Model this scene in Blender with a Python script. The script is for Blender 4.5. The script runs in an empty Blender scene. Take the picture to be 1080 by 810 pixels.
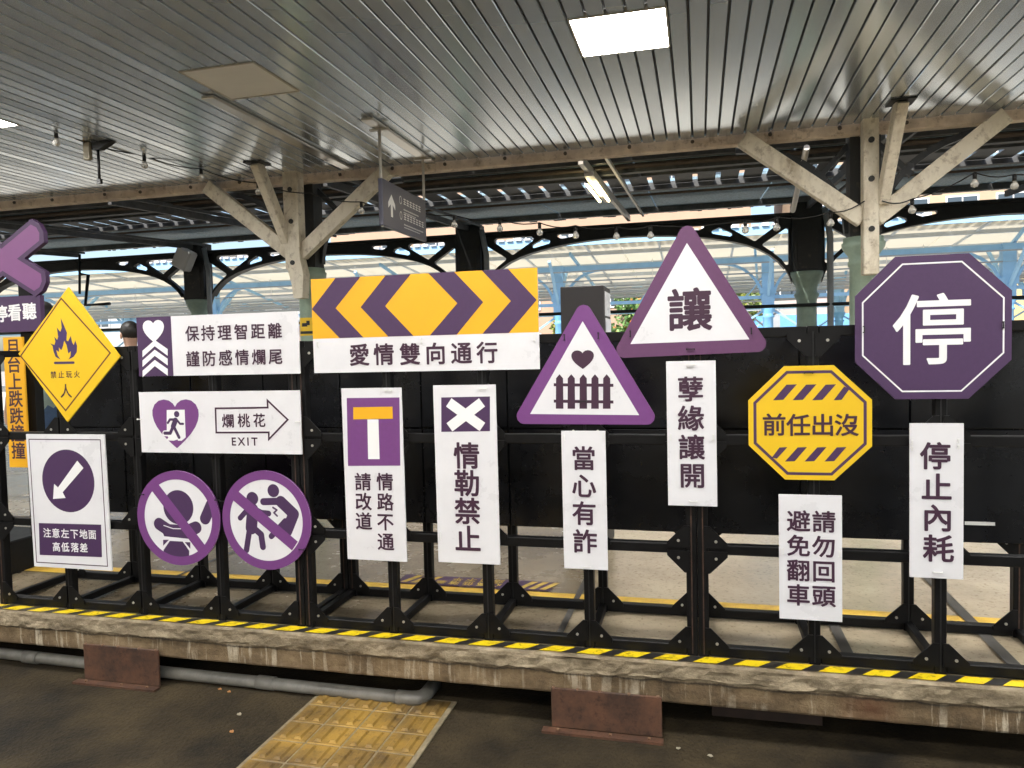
import bpy, bmesh, math, random
from mathutils import Vector, Matrix
from mathutils.geometry import tessellate_polygon
R = math.radians
random.seed(7)
S = bpy.context.scene
COL = S.collection

# ------------------------------------------------------------------ camera
PW, PH = 1080.0, 810.0
CX, CY, FP = 540.0, 405.0, 784.575
EYE = Vector((0, 0, 1.57))
AX = Vector((0.96937689, 0.01250406, 0.24525924))
AY = Vector((0.24441036, 0.04814143, -0.96847611))
AZ = Vector((-0.02391701, 0.99876226, 0.04361107))
cd = bpy.data.cameras.new('camera'); cam = bpy.data.objects.new('camera', cd); COL.objects.link(cam)
rot = Matrix((AX, AY, AZ)).to_4x4()
cam.matrix_world = Matrix.Translation(EYE) @ rot
cd.sensor_fit = 'HORIZONTAL'; cd.sensor_width = 36; cd.lens = FP / PW * 36
cd.clip_start = 0.05; cd.clip_end = 600
S.camera = cam

# ------------------------------------------------------------------ light
W = bpy.data.worlds.new('World'); S.world = W; W.use_nodes = True
nt = W.node_tree; sky = nt.nodes.new('ShaderNodeTexSky'); sky.sky_type = 'NISHITA'; sky.sun_disc = False
SUN_EL, SUN_AZ = R(48), R(205)     # azimuth clockwise from +Y
sky.sun_elevation = SUN_EL; sky.sun_rotation = SUN_AZ
sky.air_density = 1.0; sky.dust_density = 2.0
bg = nt.nodes['Background']; bg.inputs[1].default_value = 0.15
nt.links.new(sky.outputs[0], bg.inputs[0])
sd = bpy.data.lights.new('sun', 'SUN'); sd.energy = 5.0; sd.angle = R(0.5); sd.color = (1, .95, .87)
so = bpy.data.objects.new('sun', sd); COL.objects.link(so)
sdir = Vector((math.sin(SUN_AZ)*math.cos(SUN_EL), math.cos(SUN_AZ)*math.cos(SUN_EL), math.sin(SUN_EL)))
so.rotation_euler = sdir.to_track_quat('Z', 'Y').to_euler(); so.location = sdir * 60
LED = 40.0
S.view_settings.view_transform = 'Standard'; S.view_settings.look = 'None'
S.view_settings.exposure = 0.8; S.view_settings.gamma = 1; S.view_settings.use_curve_mapping = False
S.cycles.use_denoising = True; S.cycles.max_bounces = 8; S.cycles.diffuse_bounces = 5
S.cycles.sample_clamp_indirect = 6.0

# ------------------------------------------------------------------ pixel to world on real planes
def ray(px, py):
    d = Vector((px - CX, CY - py, -FP))
    return Vector((AX.dot(d), AY.dot(d), AZ.dot(d)))
def on_y(px, py, y):
    v = ray(px, py); return EYE + v * (y / v.y)
def on_z(px, py, z):
    v = ray(px, py); return EYE + v * ((z - EYE.z) / v.z)

# ------------------------------------------------------------------ materials
def lin(r, g, b):
    f = lambda c: (c/255/12.92 if c/255 <= .04045 else ((c/255+.055)/1.055)**2.4)
    return (f(r), f(g), f(b), 1)
def mat(name, col, rough=.5, metal=0, var=0, scale=8, bump=0, bscale=40, spec=.5, stretch=None, col2=None, thr=(.35, .7), detail=6, speck=0, sscale=45):
    m = bpy.data.materials.new(name); m.use_nodes = True
    n = m.node_tree.nodes; l = m.node_tree.links; p = n['Principled BSDF']
    c = col if len(col) == 4 else (*col, 1)
    p.inputs['Base Color'].default_value = c; p.inputs['Roughness'].default_value = rough
    p.inputs['Metallic'].default_value = metal; p.inputs['Specular IOR Level'].default_value = spec
    if var or col2 or bump:
        tc = n.new('ShaderNodeTexCoord'); mp = n.new('ShaderNodeMapping')
        l.new(tc.outputs['Object'], mp.inputs[0])
        if stretch: mp.inputs['Scale'].default_value = stretch
    if var or col2:
        t = n.new('ShaderNodeTexNoise'); t.inputs['Scale'].default_value = scale; t.inputs['Detail'].default_value = detail
        t.inputs['Roughness'].default_value = .68
        l.new(mp.outputs[0], t.inputs['Vector'])
        r = n.new('ShaderNodeValToRGB'); r.color_ramp.elements[0].position = thr[0]; r.color_ramp.elements[1].position = thr[1]
        a = col2 if col2 else tuple(x*(1-var) for x in c[:3])
        b = c[:3] if col2 else tuple(min(1, x*(1+var)) for x in c[:3])
        r.color_ramp.elements[0].color = (*a[:3], 1); r.color_ramp.elements[1].color = (*b[:3], 1)
        l.new(t.outputs[0], r.inputs[0]); l.new(r.outputs[0], p.inputs['Base Color'])
        if speck:
            ts = n.new('ShaderNodeTexNoise'); ts.inputs['Scale'].default_value = sscale; ts.inputs['Detail'].default_value = 10; ts.inputs['Roughness'].default_value = .7
            l.new(tc.outputs['Object'], ts.inputs['Vector'])
            rs = n.new('ShaderNodeValToRGB'); rs.color_ramp.elements[0].position = .54; rs.color_ramp.elements[1].position = .64
            rs.color_ramp.elements[0].color = (1, 1, 1, 1); q_ = 1-speck; rs.color_ramp.elements[1].color = (q_, q_*.95, q_*.9, 1)
            l.new(ts.outputs[0], rs.inputs[0]); mx = n.new('ShaderNodeMix'); mx.data_type = 'RGBA'; mx.blend_type = 'MULTIPLY'; mx.inputs[0].default_value = 1
            l.new(r.outputs[0], mx.inputs[6]); l.new(rs.outputs[0], mx.inputs[7]); l.new(mx.outputs[2], p.inputs['Base Color'])
        mr = n.new('ShaderNodeMapRange'); mr.inputs[3].default_value = max(.05, rough-.12); mr.inputs[4].default_value = min(1, rough+.12)
        l.new(t.outputs[0], mr.inputs[0]); l.new(mr.outputs[0], p.inputs['Roughness'])
    if bump:
        t2 = n.new('ShaderNodeTexNoise'); t2.inputs['Scale'].default_value = bscale; t2.inputs['Detail'].default_value = 8
        l.new(mp.outputs[0], t2.inputs['Vector'])
        bn = n.new('ShaderNodeBump'); bn.inputs['Strength'].default_value = bump; bn.inputs['Distance'].default_value = .01
        l.new(t2.outputs[0], bn.inputs['Height']); l.new(bn.outputs[0], p.inputs['Normal'])
    return m
def emis(name, col, s):
    m = mat(name, col, .4); p = m.node_tree.nodes['Principled BSDF']
    p.inputs['Emission Color'].default_value = (*col[:3], 1); p.inputs['Emission Strength'].default_value = s
    return m
M = {}
M['white_sheet'] = mat('white_sheet', (.715, .71, .73), .30, var=.035, scale=5, bump=.02, bscale=4)
M['ink'] = mat('purple_ink', lin(62, 36, 56), .45)
M['purple_dark'] = mat('dark_purple_print', lin(70, 46, 82), .45, var=.06, scale=60)
M['purple'] = mat('purple_print', lin(112, 62, 122), .45, var=.05, scale=60)
M['purple_mid'] = mat('muted_purple_print', lin(96, 58, 94), .45, var=.05, scale=60)
M['yellow'] = mat('yellow_print', lin(230, 170, 26), .45, var=.03, scale=4)
M['yellow2'] = mat('lemon_yellow_print', lin(224, 184, 26), .45, var=.03, scale=4)
M['black_metal'] = mat('black_painted_metal', (.0042, .004, .0042), .48, var=.4, scale=14, spec=.22)
M['bolt'] = mat('bolt_steel', (.6, .58, .52), .35, .8)
M['black_panel'] = mat('black_panel_board', (.011, .012, .0145), .27, col2=(.004, .0042, .0052), scale=2.6, spec=.4, bump=.05, bscale=3)
M['rust_edge'] = mat('worn_rusty_edge', (.045, .022, .012), .7, var=.6, scale=30)
M['zip'] = mat('white_zip_tie', (.7, .7, .68), .4)
M['black_zip'] = mat('black_zip_tie', (.01, .01, .01), .4)
M['timber'] = mat('weathered_cream_timber', (.80, .74, .61), .7, var=.0, col2=(.46, .39, .28), scale=5, thr=(.28, .52), bump=.5, bscale=25, stretch=(1, 1, .5), speck=.35, sscale=13)
M['old_timber'] = mat('old_brown_timber', (.80, .68, .55), .75, col2=(.46, .36, .27), scale=4, thr=(.25, .6), bump=.4, speck=.35, sscale=12)
M['green_iron'] = mat('pale_green_painted_iron', (.34, .45, .37), .5, var=.12, scale=9)
M['iron'] = mat('black_green_iron', (.016, .019, .020), .5, var=.4, scale=8, bump=.1)
M['worn_iron'] = mat('worn_dark_iron', (.025, .026, .025), .6, col2=(.11, .085, .06), scale=9, thr=(.25, .42))
M['blue_paint'] = mat('light_blue_paint', lin(150, 195, 228), .5, var=.08, scale=3)
M['blue_deep'] = mat('blue_paint', lin(120, 180, 225), .5, var=.1, scale=3)
M['soffit'] = mat('cream_soffit', (.62, .58, .48), .7, var=.06, scale=1)
_n = M['soffit'].node_tree; _p = _n.nodes['Principled BSDF']; _t = _n.nodes.new('ShaderNodeBsdfTranslucent'); _t.inputs[0].default_value = (.92, .89, .80, 1)
_x = _n.nodes.new('ShaderNodeMixShader'); _x.inputs[0].default_value = .55; _n.links.new(_p.outputs[0], _x.inputs[1]); _n.links.new(_t.outputs[0], _x.inputs[2]); _n.links.new(_x.outputs[0], _n.nodes['Material Output'].inputs[0])
M['grey_steel'] = mat('grey_steel', (.36, .39, .42), .5, var=.1, scale=3)
M['roof_dark'] = mat('dark_blue_roof_sheet', (.22, .33, .40), .62, var=.5, scale=26, bump=.35, bscale=50)
M['roof_beam'] = mat('black_roof_beam', (.075, .078, .08), .6, var=.4, scale=6)
M['roof_line'] = mat('brown_roof_batten', (.10, .075, .055), .6, var=.3, scale=8)
M['gutter'] = mat('grey_gutter', (.20, .20, .19), .5, var=.3, scale=5)
M['pale_steel'] = mat('pale_grey_blue_steel', (.58, .63, .68), .5, var=.08, scale=3)
M['galv'] = mat('galvanised_rod', (.55, .52, .46), .4, .3)
M['asphalt'] = mat('dark_worn_asphalt', (.056, .041, .020), .85, col2=(.0085, .0066, .004), scale=2.2, thr=(.36, .66), bump=.7, bscale=55, detail=12, spec=.25, speck=.6, sscale=70)
M['floor'] = mat('grey_brown_concrete', (.27, .22, .15), .26, col2=(.15, .12, .078), scale=1.5, thr=(.34, .64), speck=.35, bump=.12, bscale=60, detail=10)
M['floor_pale'] = mat('pale_concrete', (.46, .385, .27), .17, col2=(.27, .22, .15), scale=1.3, thr=(.34, .64), speck=.3, bump=.12, bscale=50, detail=10)
M['joint'] = mat('dark_floor_joint', (.06, .055, .048), .6, var=.3, scale=14)
M['line_yellow'] = mat('worn_yellow_line', lin(216, 176, 66), .55, col2=lin(160, 126, 56), scale=6, thr=(.25, .55))
M['tape_yellow'] = mat('yellow_tape', lin(220, 192, 20), .5, col2=lin(150, 128, 30), scale=9, thr=(.28, .45), speck=.55, sscale=30)
M['tape_black'] = mat('black_tape', (.014, .013, .012), .5, col2=(.06, .052, .04), scale=10, thr=(.26, .42))
M['tactile'] = mat('yellow_tactile_tile', (.31, .185, .032), .6, col2=(.10, .062, .022), scale=3.0, thr=(.36, .62), speck=.4, sscale=30, bump=.2, bscale=60, detail=9)
M['grout'] = mat('dusty_grout', (.22, .18, .11), .8, var=.3, scale=20)
M['rust'] = mat('brown_rust_steel', (.13, .058, .030), .62, col2=(.030, .017, .012), scale=7, thr=(.32, .68), speck=.4, sscale=40, bump=.15, bscale=50)
M['rust_shaded'] = mat('shaded_rust_steel', (.03, .017, .012), .7, var=.4)  # rust colour darkened to hold the shade under the platform edge
M['pvc'] = mat('grey_pvc_pipe', (.20, .19, .165), .34, var=.3, scale=6)
M['glass'] = mat('clear_bulb_glass', (.95, .93, .88), .06); M['glass'].node_tree.nodes['Principled BSDF'].inputs['Transmission Weight'].default_value = .6
M['pane'] = mat('dark_window_glass', (.05, .07, .09), .12)
M['socket'] = mat('black_socket', (.01, .01, .01), .5)
M['sign_grey'] = mat('slate_grey_sign', (.085, .085, .125), .4, var=.05)
M['print_white'] = mat('white_print', (.80, .80, .80), .45)
M['cable'] = mat('black_cable', (.008, .008, .008), .5)
M['led'] = emis('led_diffuser', (1, .975, .94), LED)
M['tube'] = emis('warm_tube', (1, .84, .45), 9)
M['unlit'] = mat('unlit_diffuser', (.86, .86, .83), .5, var=.05, scale=2)
M['skin'] = mat('skin', (.45, .27, .19), .55)
M['hair'] = mat('black_hair', (.012, .010, .009), .5)
M['worn_print'] = mat('worn_yellow_print', (.60, .42, .08), .6, col2=(.34, .23, .07), scale=12, thr=(.3, .5))
M['leaf_red'] = mat('dry_leaf', (.42, .20, .07), .7, var=.3)
M['leaf_pale'] = mat('pale_scrap', (.30, .27, .20), .7, var=.2)

# ------------------------------------------------------------------ mesh helpers
NOFIX = set()
def obj(name, bm, mats, parent=None, smooth=False):
    me = bpy.data.meshes.new(name)
    if id(bm) in NOFIX: NOFIX.discard(id(bm))
    else: bmesh.ops.recalc_face_normals(bm, faces=bm.faces)
    bm.to_mesh(me); bm.free()
    for m in (mats if isinstance(mats, (list, tuple)) else [mats]): me.materials.append(M[m] if isinstance(m, str) else m)
    if smooth:
        for p in me.polygons: p.use_smooth = True
    o = bpy.data.objects.new(name, me); COL.objects.link(o)
    if parent: o.parent = parent; o.matrix_parent_inverse = Matrix.Translation(-parent.location)
    return o
def tag(o, label, cat, group=None):
    o['label'] = label; o['category'] = cat
    if group: o['group'] = group
    return o
def thing(name, label, cat, loc=(0, 0, 0), group=None):
    o = bpy.data.objects.new(name, None); COL.objects.link(o); o.location = loc; o.empty_display_size = .1
    return tag(o, label, cat, group)
def struct(name, bm, mats, smooth=False):
    o = obj(name, bm, mats, None, smooth); o['kind'] = 'structure'; return o
def box(bm, x0, x1, y0, y1, z0, z1, mi=0, bev=0):
    if x0 > x1: x0, x1 = x1, x0
    if y0 > y1: y0, y1 = y1, y0
    if z0 > z1: z0, z1 = z1, z0
    v = [bm.verts.new(p) for p in ((x0,y0,z0),(x1,y0,z0),(x1,y1,z0),(x0,y1,z0),(x0,y0,z1),(x1,y0,z1),(x1,y1,z1),(x0,y1,z1))]
    fs = [bm.faces.new([v[i] for i in f]) for f in ((3,2,1,0),(4,5,6,7),(0,1,5,4),(1,2,6,5),(2,3,7,6),(3,0,4,7))]
    for f in fs: f.material_index = mi
    if bev:
        es = list({e for f in fs for e in f.edges})
        r = bmesh.ops.bevel(bm, geom=es, offset=bev, segments=1, affect='EDGES')
        for f in r['faces']: f.material_index = mi
    return bm
def bar(bm, a, b, w, h, up=(0, 0, 1), mi=0, bev=0):
    """rectangular bar from a to b; w sideways, h along up"""
    a = Vector(a); b = Vector(b); d = (b-a).normalized(); up = Vector(up)
    s = d.cross(up).normalized(); u = s.cross(d).normalized()
    q = [(-w/2, -h/2), (w/2, -h/2), (w/2, h/2), (-w/2, h/2)]
    v0 = [bm.verts.new(a + s*i + u*j) for i, j in q]; v1 = [bm.verts.new(b + s*i + u*j) for i, j in q]
    fs = [bm.faces.new(v0[::-1]), bm.faces.new(v1)]
    for i in range(4): fs.append(bm.faces.new([v0[i], v0[(i+1) % 4], v1[(i+1) % 4], v1[i]]))
    for f in fs: f.material_index = mi
    if bev:
        r = bmesh.ops.bevel(bm, geom=list({e for f in fs for e in f.edges}), offset=bev, segments=1, affect='EDGES')
        for f in r['faces']: f.material_index = mi
    return bm
def tube(bm, pts, r, n=10, mi=0, rad=None, cap=True):
    pts = [Vector(p) for p in pts]; rings = []
    pv = None
    for i, p in enumerate(pts):
        d = (pts[min(i+1, len(pts)-1)] - pts[max(i-1, 0)]).normalized()
        ref = pv if pv else (Vector((0, 0, 1)) if abs(d.z) < .9 else Vector((1, 0, 0)))
        s = d.cross(ref).normalized(); u = s.cross(d).normalized(); pv = u
        rr = rad[i] if rad else r
        rings.append([bm.verts.new(p + (s*math.cos(2*math.pi*k/n) + u*math.sin(2*math.pi*k/n))*rr) for k in range(n)])
    for i in range(len(rings)-1):
        for k in range(n):
            f = bm.faces.new([rings[i][k], rings[i][(k+1) % n], rings[i+1][(k+1) % n], rings[i+1][k]]); f.material_index = mi; f.smooth = True
    if cap:
        for rg in (rings[0][::-1], rings[-1]): bm.faces.new(rg).material_index = mi
    return bm
def lathe(bm, x, y, prof, n=20, mi=0):
    rings = [[bm.verts.new((x + r*math.cos(2*math.pi*k/n), y + r*math.sin(2*math.pi*k/n), z)) for k in range(n)] for r, z in prof]
    for i in range(len(rings)-1):
        for k in range(n):
            f = bm.faces.new([rings[i][k], rings[i][(k+1) % n], rings[i+1][(k+1) % n], rings[i+1][k]]); f.material_index = mi; f.smooth = True
    bm.faces.new(rings[0][::-1]).material_index = mi; bm.faces.new(rings[-1]).material_index = mi
    return bm
def tri_fill(poly):
    return tessellate_polygon([[Vector((p[0], p[1], 0)) for p in poly]])
def plate(bm, poly, y0, y1, mi=0, side=None):
    """extruded (x,z) polygon between y0 (front) and y1"""
    side = mi if side is None else side
    f = [bm.verts.new((p[0], y0, p[1])) for p in poly]; b = [bm.verts.new((p[0], y1, p[1])) for p in poly]
    for t in tri_fill(poly):
        bm.faces.new([f[i] for i in t]).material_index = mi
        bm.faces.new([b[i] for i in reversed(t)]).material_index = side
    n = len(poly)
    for i in range(n): bm.faces.new([f[i], b[i], b[(i+1) % n], f[(i+1) % n]]).material_index = side
    return bm
def new(): return bmesh.new()

# ------------------------------------------------------------------ flat graphics on a vertical board
class Art:
    """flat print on the board plane y = y0; (x,z) shapes, each piece a hair in front of the last"""
    def __init__(s, y0, level): s.y = y0 - .0003 - .0007*level; s.bm = bmesh.new(); NOFIX.add(id(s.bm)); s.k = 0
    def _y(s): s.k += 1; return s.y - .000004*s.k
    def poly(s, pts):
        y = s._y(); v = [s.bm.verts.new((p[0], y, p[1])) for p in pts]
        for t in tri_fill(pts):
            f = s.bm.faces.new([v[i] for i in t]); f.normal_update()
            if f.normal.y > 0: f.normal_flip()
    def circ(s, c, r, n=48): s.poly([(c[0]+r*math.cos(2*math.pi*i/n), c[1]+r*math.sin(2*math.pi*i/n)) for i in range(n)])
    def ring(s, c, r0, r1, n=72):
        y = s._y(); vs = [[s.bm.verts.new((c[0]+r*math.cos(2*math.pi*i/n), y, c[1]+r*math.sin(2*math.pi*i/n))) for i in range(n)] for r in (r0, r1)]
        for i in range(n):
            f = s.bm.faces.new([vs[0][i], vs[0][(i+1) % n], vs[1][(i+1) % n], vs[1][i]]); f.normal_update()
            if f.normal.y > 0: f.normal_flip()
    def stroke(s, pts, w, closed=False, round_=True):
        n = len(pts); segs = [(pts[i], pts[(i+1) % n]) for i in range(n if closed else n-1)]
        for a, b in segs:
            a = Vector(a); b = Vector(b); d = (b-a).normalized(); q = Vector((-d.y, d.x))*w/2
            s.poly([tuple(a-q), tuple(b-q), tuple(b+q), tuple(a+q)])
        if round_:
            for p in pts: s.circ(p, w/2, 20)
    def loop(s, pts, w):
        """mitred closed outline"""
        n = len(pts); P = [Vector(p) for p in pts]; out = []; inn = []
        for i in range(n):
            d0 = (P[i]-P[i-1]).normalized(); d1 = (P[(i+1) % n]-P[i]).normalized()
            n0 = Vector((-d0.y, d0.x)); n1 = Vector((-d1.y, d1.x)); m = (n0+n1); m = m/m.dot(n0) if m.length > .01 else n0
            out.append(P[i]+m*w/2); inn.append(P[i]-m*w/2)
        y = s._y(); a = [s.bm.verts.new((p.x, y, p.y)) for p in out]; b = [s.bm.verts.new((p.x, y, p.y)) for p in inn]
        for i in range(n):
            f = s.bm.faces.new([a[i], a[(i+1) % n], b[(i+1) % n], b[i]]); f.normal_update()
            if f.normal.y > 0: f.normal_flip()
    def heart(s, c, w, h):
        half = [(0, 120), (14, 98), (40, 79), (75, 72), (110, 80), (140, 105), (155, 140), (156, 175), (148, 210), (130, 248), (100, 290), (60, 332), (28, 361), (0, 385)]
        pts = half + [(-a, b) for a, b in half[-2:0:-1]]
        s.poly([(c[0]+a/312*w, c[1]-(b-228)/313*h) for a, b in pts])
    def char(s, ch, c, em, bold=.02, sx=1.0):
        vs, fs, cc = glyph(ch)
        offs = [(0, 0)] if bold == 0 else [(bold*math.cos(k*math.pi/4+.39), bold*math.sin(k*math.pi/4+.39)) for k in range(8)]
        if bold > .03: offs += [(.45*a, .45*b) for a, b in offs]
        for dx, dy in offs:
            y = s._y(); v = [s.bm.verts.new((c[0]+(p[0]-cc[0]+dx)*em*sx, y, c[1]+(p[1]-cc[1]+dy)*em)) for p in vs]
            for f in fs:
                try:
                    q = s.bm.faces.new([v[i] for i in f]); q.normal_update()
                    if q.normal.y > 0: q.normal_flip()
                except ValueError: pass
    def done(s, name, m, parent): return obj(name, s.bm, m, parent)
_g = {}
def glyph(ch):
    if ch not in _g:
        c = bpy.data.curves.new('glyph', 'FONT'); c.body = ch; c.resolution_u = 3
        o = bpy.data.objects.new('glyph', c); COL.objects.link(o); bpy.context.view_layer.update()
        me = bpy.data.meshes.new_from_object(o.evaluated_get(bpy.context.evaluated_depsgraph_get()))
        vs = [(v.co.x, v.co.y) for v in me.vertices]; fs = [list(p.vertices) for p in me.polygons]
        bpy.data.objects.remove(o); bpy.data.curves.remove(c); bpy.data.meshes.remove(me)
        xs = [v[0] for v in vs]; ys = [v[1] for v in vs]
        _g[ch] = (vs, fs, ((min(xs)+max(xs))/2, (min(ys)+max(ys))/2) if ch.isascii() else (.5, .38))
    return _g[ch]

SY = 3.035     # front face of the sign boards
def zm(x0, y0, sc):
    """measured in an enlarged detail of the survey picture -> (x,z) on the sign plane"""
    def f(a, b, y=SY):
        p = on_y(x0 + a/sc, y0 + b/sc, y); return (p.x, p.z)
    return f
def px(a, b, y=SY): p = on_y(a, b, y); return (p.x, p.z)
def em_at(f, x, y, h): return (Vector(f(x, y-h/2)) - Vector(f(x, y+h/2))).length
def rounded(poly, r, n=6):
    out = []
    for i in range(len(poly)):
        p = Vector(poly[i]); a = (Vector(poly[i-1])-p).normalized(); b = (Vector(poly[(i+1) % len(poly)])-p).normalized()
        half = a.angle(b)/2; d = r/math.tan(half); c = p + (a+b).normalized()*(r/math.sin(half))
        s0 = p+a*d-c; s1 = p+b*d-c
        for k in range(n+1):
            v = s0.lerp(s1, k/n).normalized()*r; out.append(tuple(c+v))
    return out
def board(name, label, poly, face, cat='sign', group=None, th=.008, y=SY, edge=None):
    cx = sum(p[0] for p in poly)/len(poly); cz = min(p[1] for p in poly)
    t = thing(name, label, cat, (cx, y+th, cz), group)
    bm = plate(new(), poly, y, y+th, 0, 1)
    obj('board', bm, [face, edge or 'white_sheet'], t)
    return t
def settle():
    rr = random.Random(3)
    for o in list(COL.objects):
        if o.parent is None and o.type == 'EMPTY' and o.get('category') == 'sign' and not o.name.startswith('crossing'):
            o.rotation_euler = (R(rr.uniform(.1, .7)), 0, R(rr.uniform(-.6, .6)))
def ties(t, spots, m='zip', horiz=True, L=.022, y=SY):
    for p in spots:
        bm = new(); w, h = (L, .0035) if horiz else (.0035, L)
        box(bm, p[0]-w/2, p[0]+w/2, y-.0075, y-.0045, p[1]-h/2, p[1]+h/2)
        for s in (-1, 1):
            if horiz: box(bm, p[0]+s*w/2-.002, p[0]+s*w/2+.002, y-.0044, y+.001, p[1]-.004, p[1]+.003)
            else: box(bm, p[0]-.004, p[0]+.003, y-.0044, y+.001, p[1]+s*h/2-.002, p[1]+s*h/2+.002)
        obj('zip_tie', bm, m, t)
def rect(x0, x1, z0, z1): return [(x0, z0), (x1, z0), (x1, z1), (x0, z1)]

# ================================================================== SETTING
ZT = .316                                  # platform top
# foreground asphalt, one sheet out to the horizon on the camera's side and beyond
bm = new(); box(bm, -200, 200, -160, 3.36, -.4, 0); struct('ground', bm, 'asphalt')
bm = new(); box(bm, -200, 200, 9.4, 260, -1.2, -.75); struct('track_bed', bm, mat('track_ballast', (.36, .33, .29), .9, var=.4, scale=12, bump=.5))
# platform body with strips of differing concrete
bm = new(); box(bm, -40, 30, 3.36, 9.4, -1.3, .12, 0); struct('platform_wall', bm, 'joint')
xs = [-40, -6.5, -2.95, -.62, .42, 1.5, 30]; kinds = ['floor', 'floor', 'floor', 'floor_pale', 'floor_pale', 'floor_pale']
for i in range(6):
    bm = new(); box(bm, xs[i], xs[i+1], 3.075, 9.4, .12, ZT); struct('platform_floor', bm, kinds[i])
# the worn front course of the platform, its face really broken and uneven
from mathutils import noise
def platform_edge():
    bm = new(); nx = 620; x0, x1 = -8.0, 4.4
    rows = [(.125, 0), (.135, 1), (.16, 1), (.19, 1), (.215, 1), (.232, 2), (.240, 3), (.25, 3), (.27, 3), (.29, 3), (.305, 4), (.3155, 5)]
    rows = [(.146+(z-.125)*.1695/.1905, k) for z, k in rows]
    g = []
    for j, (z, k) in enumerate(rows):
        r = []
        for i in range(nx+1):
            x = x0 + (x1-x0)*i/nx
            n1 = noise.noise((x*2.1, z*6, 0)); n2 = noise.noise((x*9, z*30, 3)); n3 = noise.noise((x*28, z*70, 7))
            zz = z
            if k == 0: yy = 3.034 + .004*n2
            elif k == 1: yy = 3.030 + .0035*n2 + .002*n3
            elif k in (2,): yy = 3.030 + .004*n2; zz = z + .004*n1 + .007*n2 + .006*n3
            elif k == 3:
                yy = 3.020 + .006*n2 + .006*n3 + .006*max(0, noise.noise((x*14, z*40, 5))); zz = z + (.004*n1 + .007*n2 + .006*n3 if z < .25 else 0)
                hole = noise.noise((x*3.1+5, z*3, 9))
                if hole > .42: yy += .012*min(1, (hole-.42)*8)
            elif k == 4: yy = 3.021 + .004*n2
            else: yy = 3.027 + .006*abs(n2)
            if j == 0: yy += 0
            r.append(bm.verts.new((x, yy-.045, zz)))
        g.append(r)
    back = [bm.verts.new((x0 + (x1-x0)*i/nx, 3.075, .3158)) for i in range(nx+1)]
    low = [bm.verts.new((x0 + (x1-x0)*i/nx, 3.36, .121)) for i in range(nx+1)]
    g.append(back); g.insert(0, low)
    for j in range(len(g)-1):
        for i in range(nx): bm.faces.new([g[j][i], g[j][i+1], g[j+1][i+1], g[j+1][i]])
    m = bpy.data.materials.new('broken_edge_concrete'); m.use_nodes = True
    n = m.node_tree.nodes; l = m.node_tree.links; p = n['Principled BSDF']; p.inputs['Roughness'].default_value = .85
    tc = n.new('ShaderNodeTexCoord'); sp = n.new('ShaderNodeSeparateXYZ'); l.new(tc.outputs['Object'], sp.inputs[0])
    def nz(scale, st, det=8):
        mp = n.new('ShaderNodeMapping'); mp.inputs['Scale'].default_value = st; l.new(tc.outputs['Object'], mp.inputs[0])
        t = n.new('ShaderNodeTexNoise'); t.inputs['Scale'].default_value = scale; t.inputs['Detail'].default_value = det + 5; t.inputs['Roughness'].default_value = .74
        l.new(mp.outputs[0], t.inputs['Vector']); return t.outputs[0]
    def ramp(src, stops):
        r = n.new('ShaderNodeValToRGB'); e = r.color_ramp.elements
        while len(e) < len(stops): e.new(.5)
        for q, (pos, c) in zip(e, stops): q.position = pos; q.color = (*c, 1)
        l.new(src, r.inputs[0]); return r.outputs[0]
    def mixc(fac, a, b):
        x = n.new('ShaderNodeMix'); x.data_type = 'RGBA'; l.new(fac, x.inputs[0]); l.new(a, x.inputs[6]); l.new(b, x.inputs[7]); return x.outputs[2]
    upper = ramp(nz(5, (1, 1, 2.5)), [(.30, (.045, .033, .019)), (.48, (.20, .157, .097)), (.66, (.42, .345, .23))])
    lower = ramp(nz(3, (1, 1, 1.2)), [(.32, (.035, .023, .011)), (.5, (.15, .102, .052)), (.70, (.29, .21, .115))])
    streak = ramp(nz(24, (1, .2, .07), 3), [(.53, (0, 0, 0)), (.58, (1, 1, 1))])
    white = n.new('ShaderNodeRGB'); white.outputs[0].default_value = (.52, .45, .33, 1)
    brk = nz(1.3, (1, 1, 1), 2); mk = n.new('ShaderNodeMath'); mk.operation = 'MULTIPLY'; l.new(streak, mk.inputs[0])
    b2 = ramp(brk, [(.42, (0, 0, 0)), (.6, (.8, .8, .8))]); l.new(b2, mk.inputs[1])
    lower2 = mixc(mk.outputs[0], lower, white.outputs[0])
    # rust stain round the old bolt near x = .62
    va = n.new('ShaderNodeVectorMath'); va.operation = 'DISTANCE'; va.inputs[1].default_value = (.60, 2.975, .205); l.new(tc.outputs['Object'], va.inputs[0])
    ad = n.new('ShaderNodeMath'); ad.operation = 'MULTIPLY_ADD'; ad.inputs[1].default_value = .16; l.new(nz(14, (1, 1, 1)), ad.inputs[0]); l.new(va.outputs['Value'], ad.inputs[2])
    rf = ramp(ad.outputs[0], [(.09, (1, 1, 1)), (.22, (0, 0, 0))])
    rust = n.new('ShaderNodeRGB'); rust.outputs[0].default_value = (.10, .045, .018, 1)
    lower3 = mixc(rf, lower2, rust.outputs[0])
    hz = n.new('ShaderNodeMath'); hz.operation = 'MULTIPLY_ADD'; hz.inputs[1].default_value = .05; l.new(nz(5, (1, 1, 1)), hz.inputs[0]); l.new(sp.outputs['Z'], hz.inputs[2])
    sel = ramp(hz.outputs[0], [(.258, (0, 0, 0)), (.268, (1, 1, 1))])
    crack_shade = ramp(hz.outputs[0], [(.250, (0, 0, 0)), (.258, (.85, .85, .85)), (.264, (0, 0, 0))]); dk = n.new('ShaderNodeRGB'); dk.outputs[0].default_value = (.012, .009, .006, 1)  # dark band paints the shadow line along the break
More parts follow.
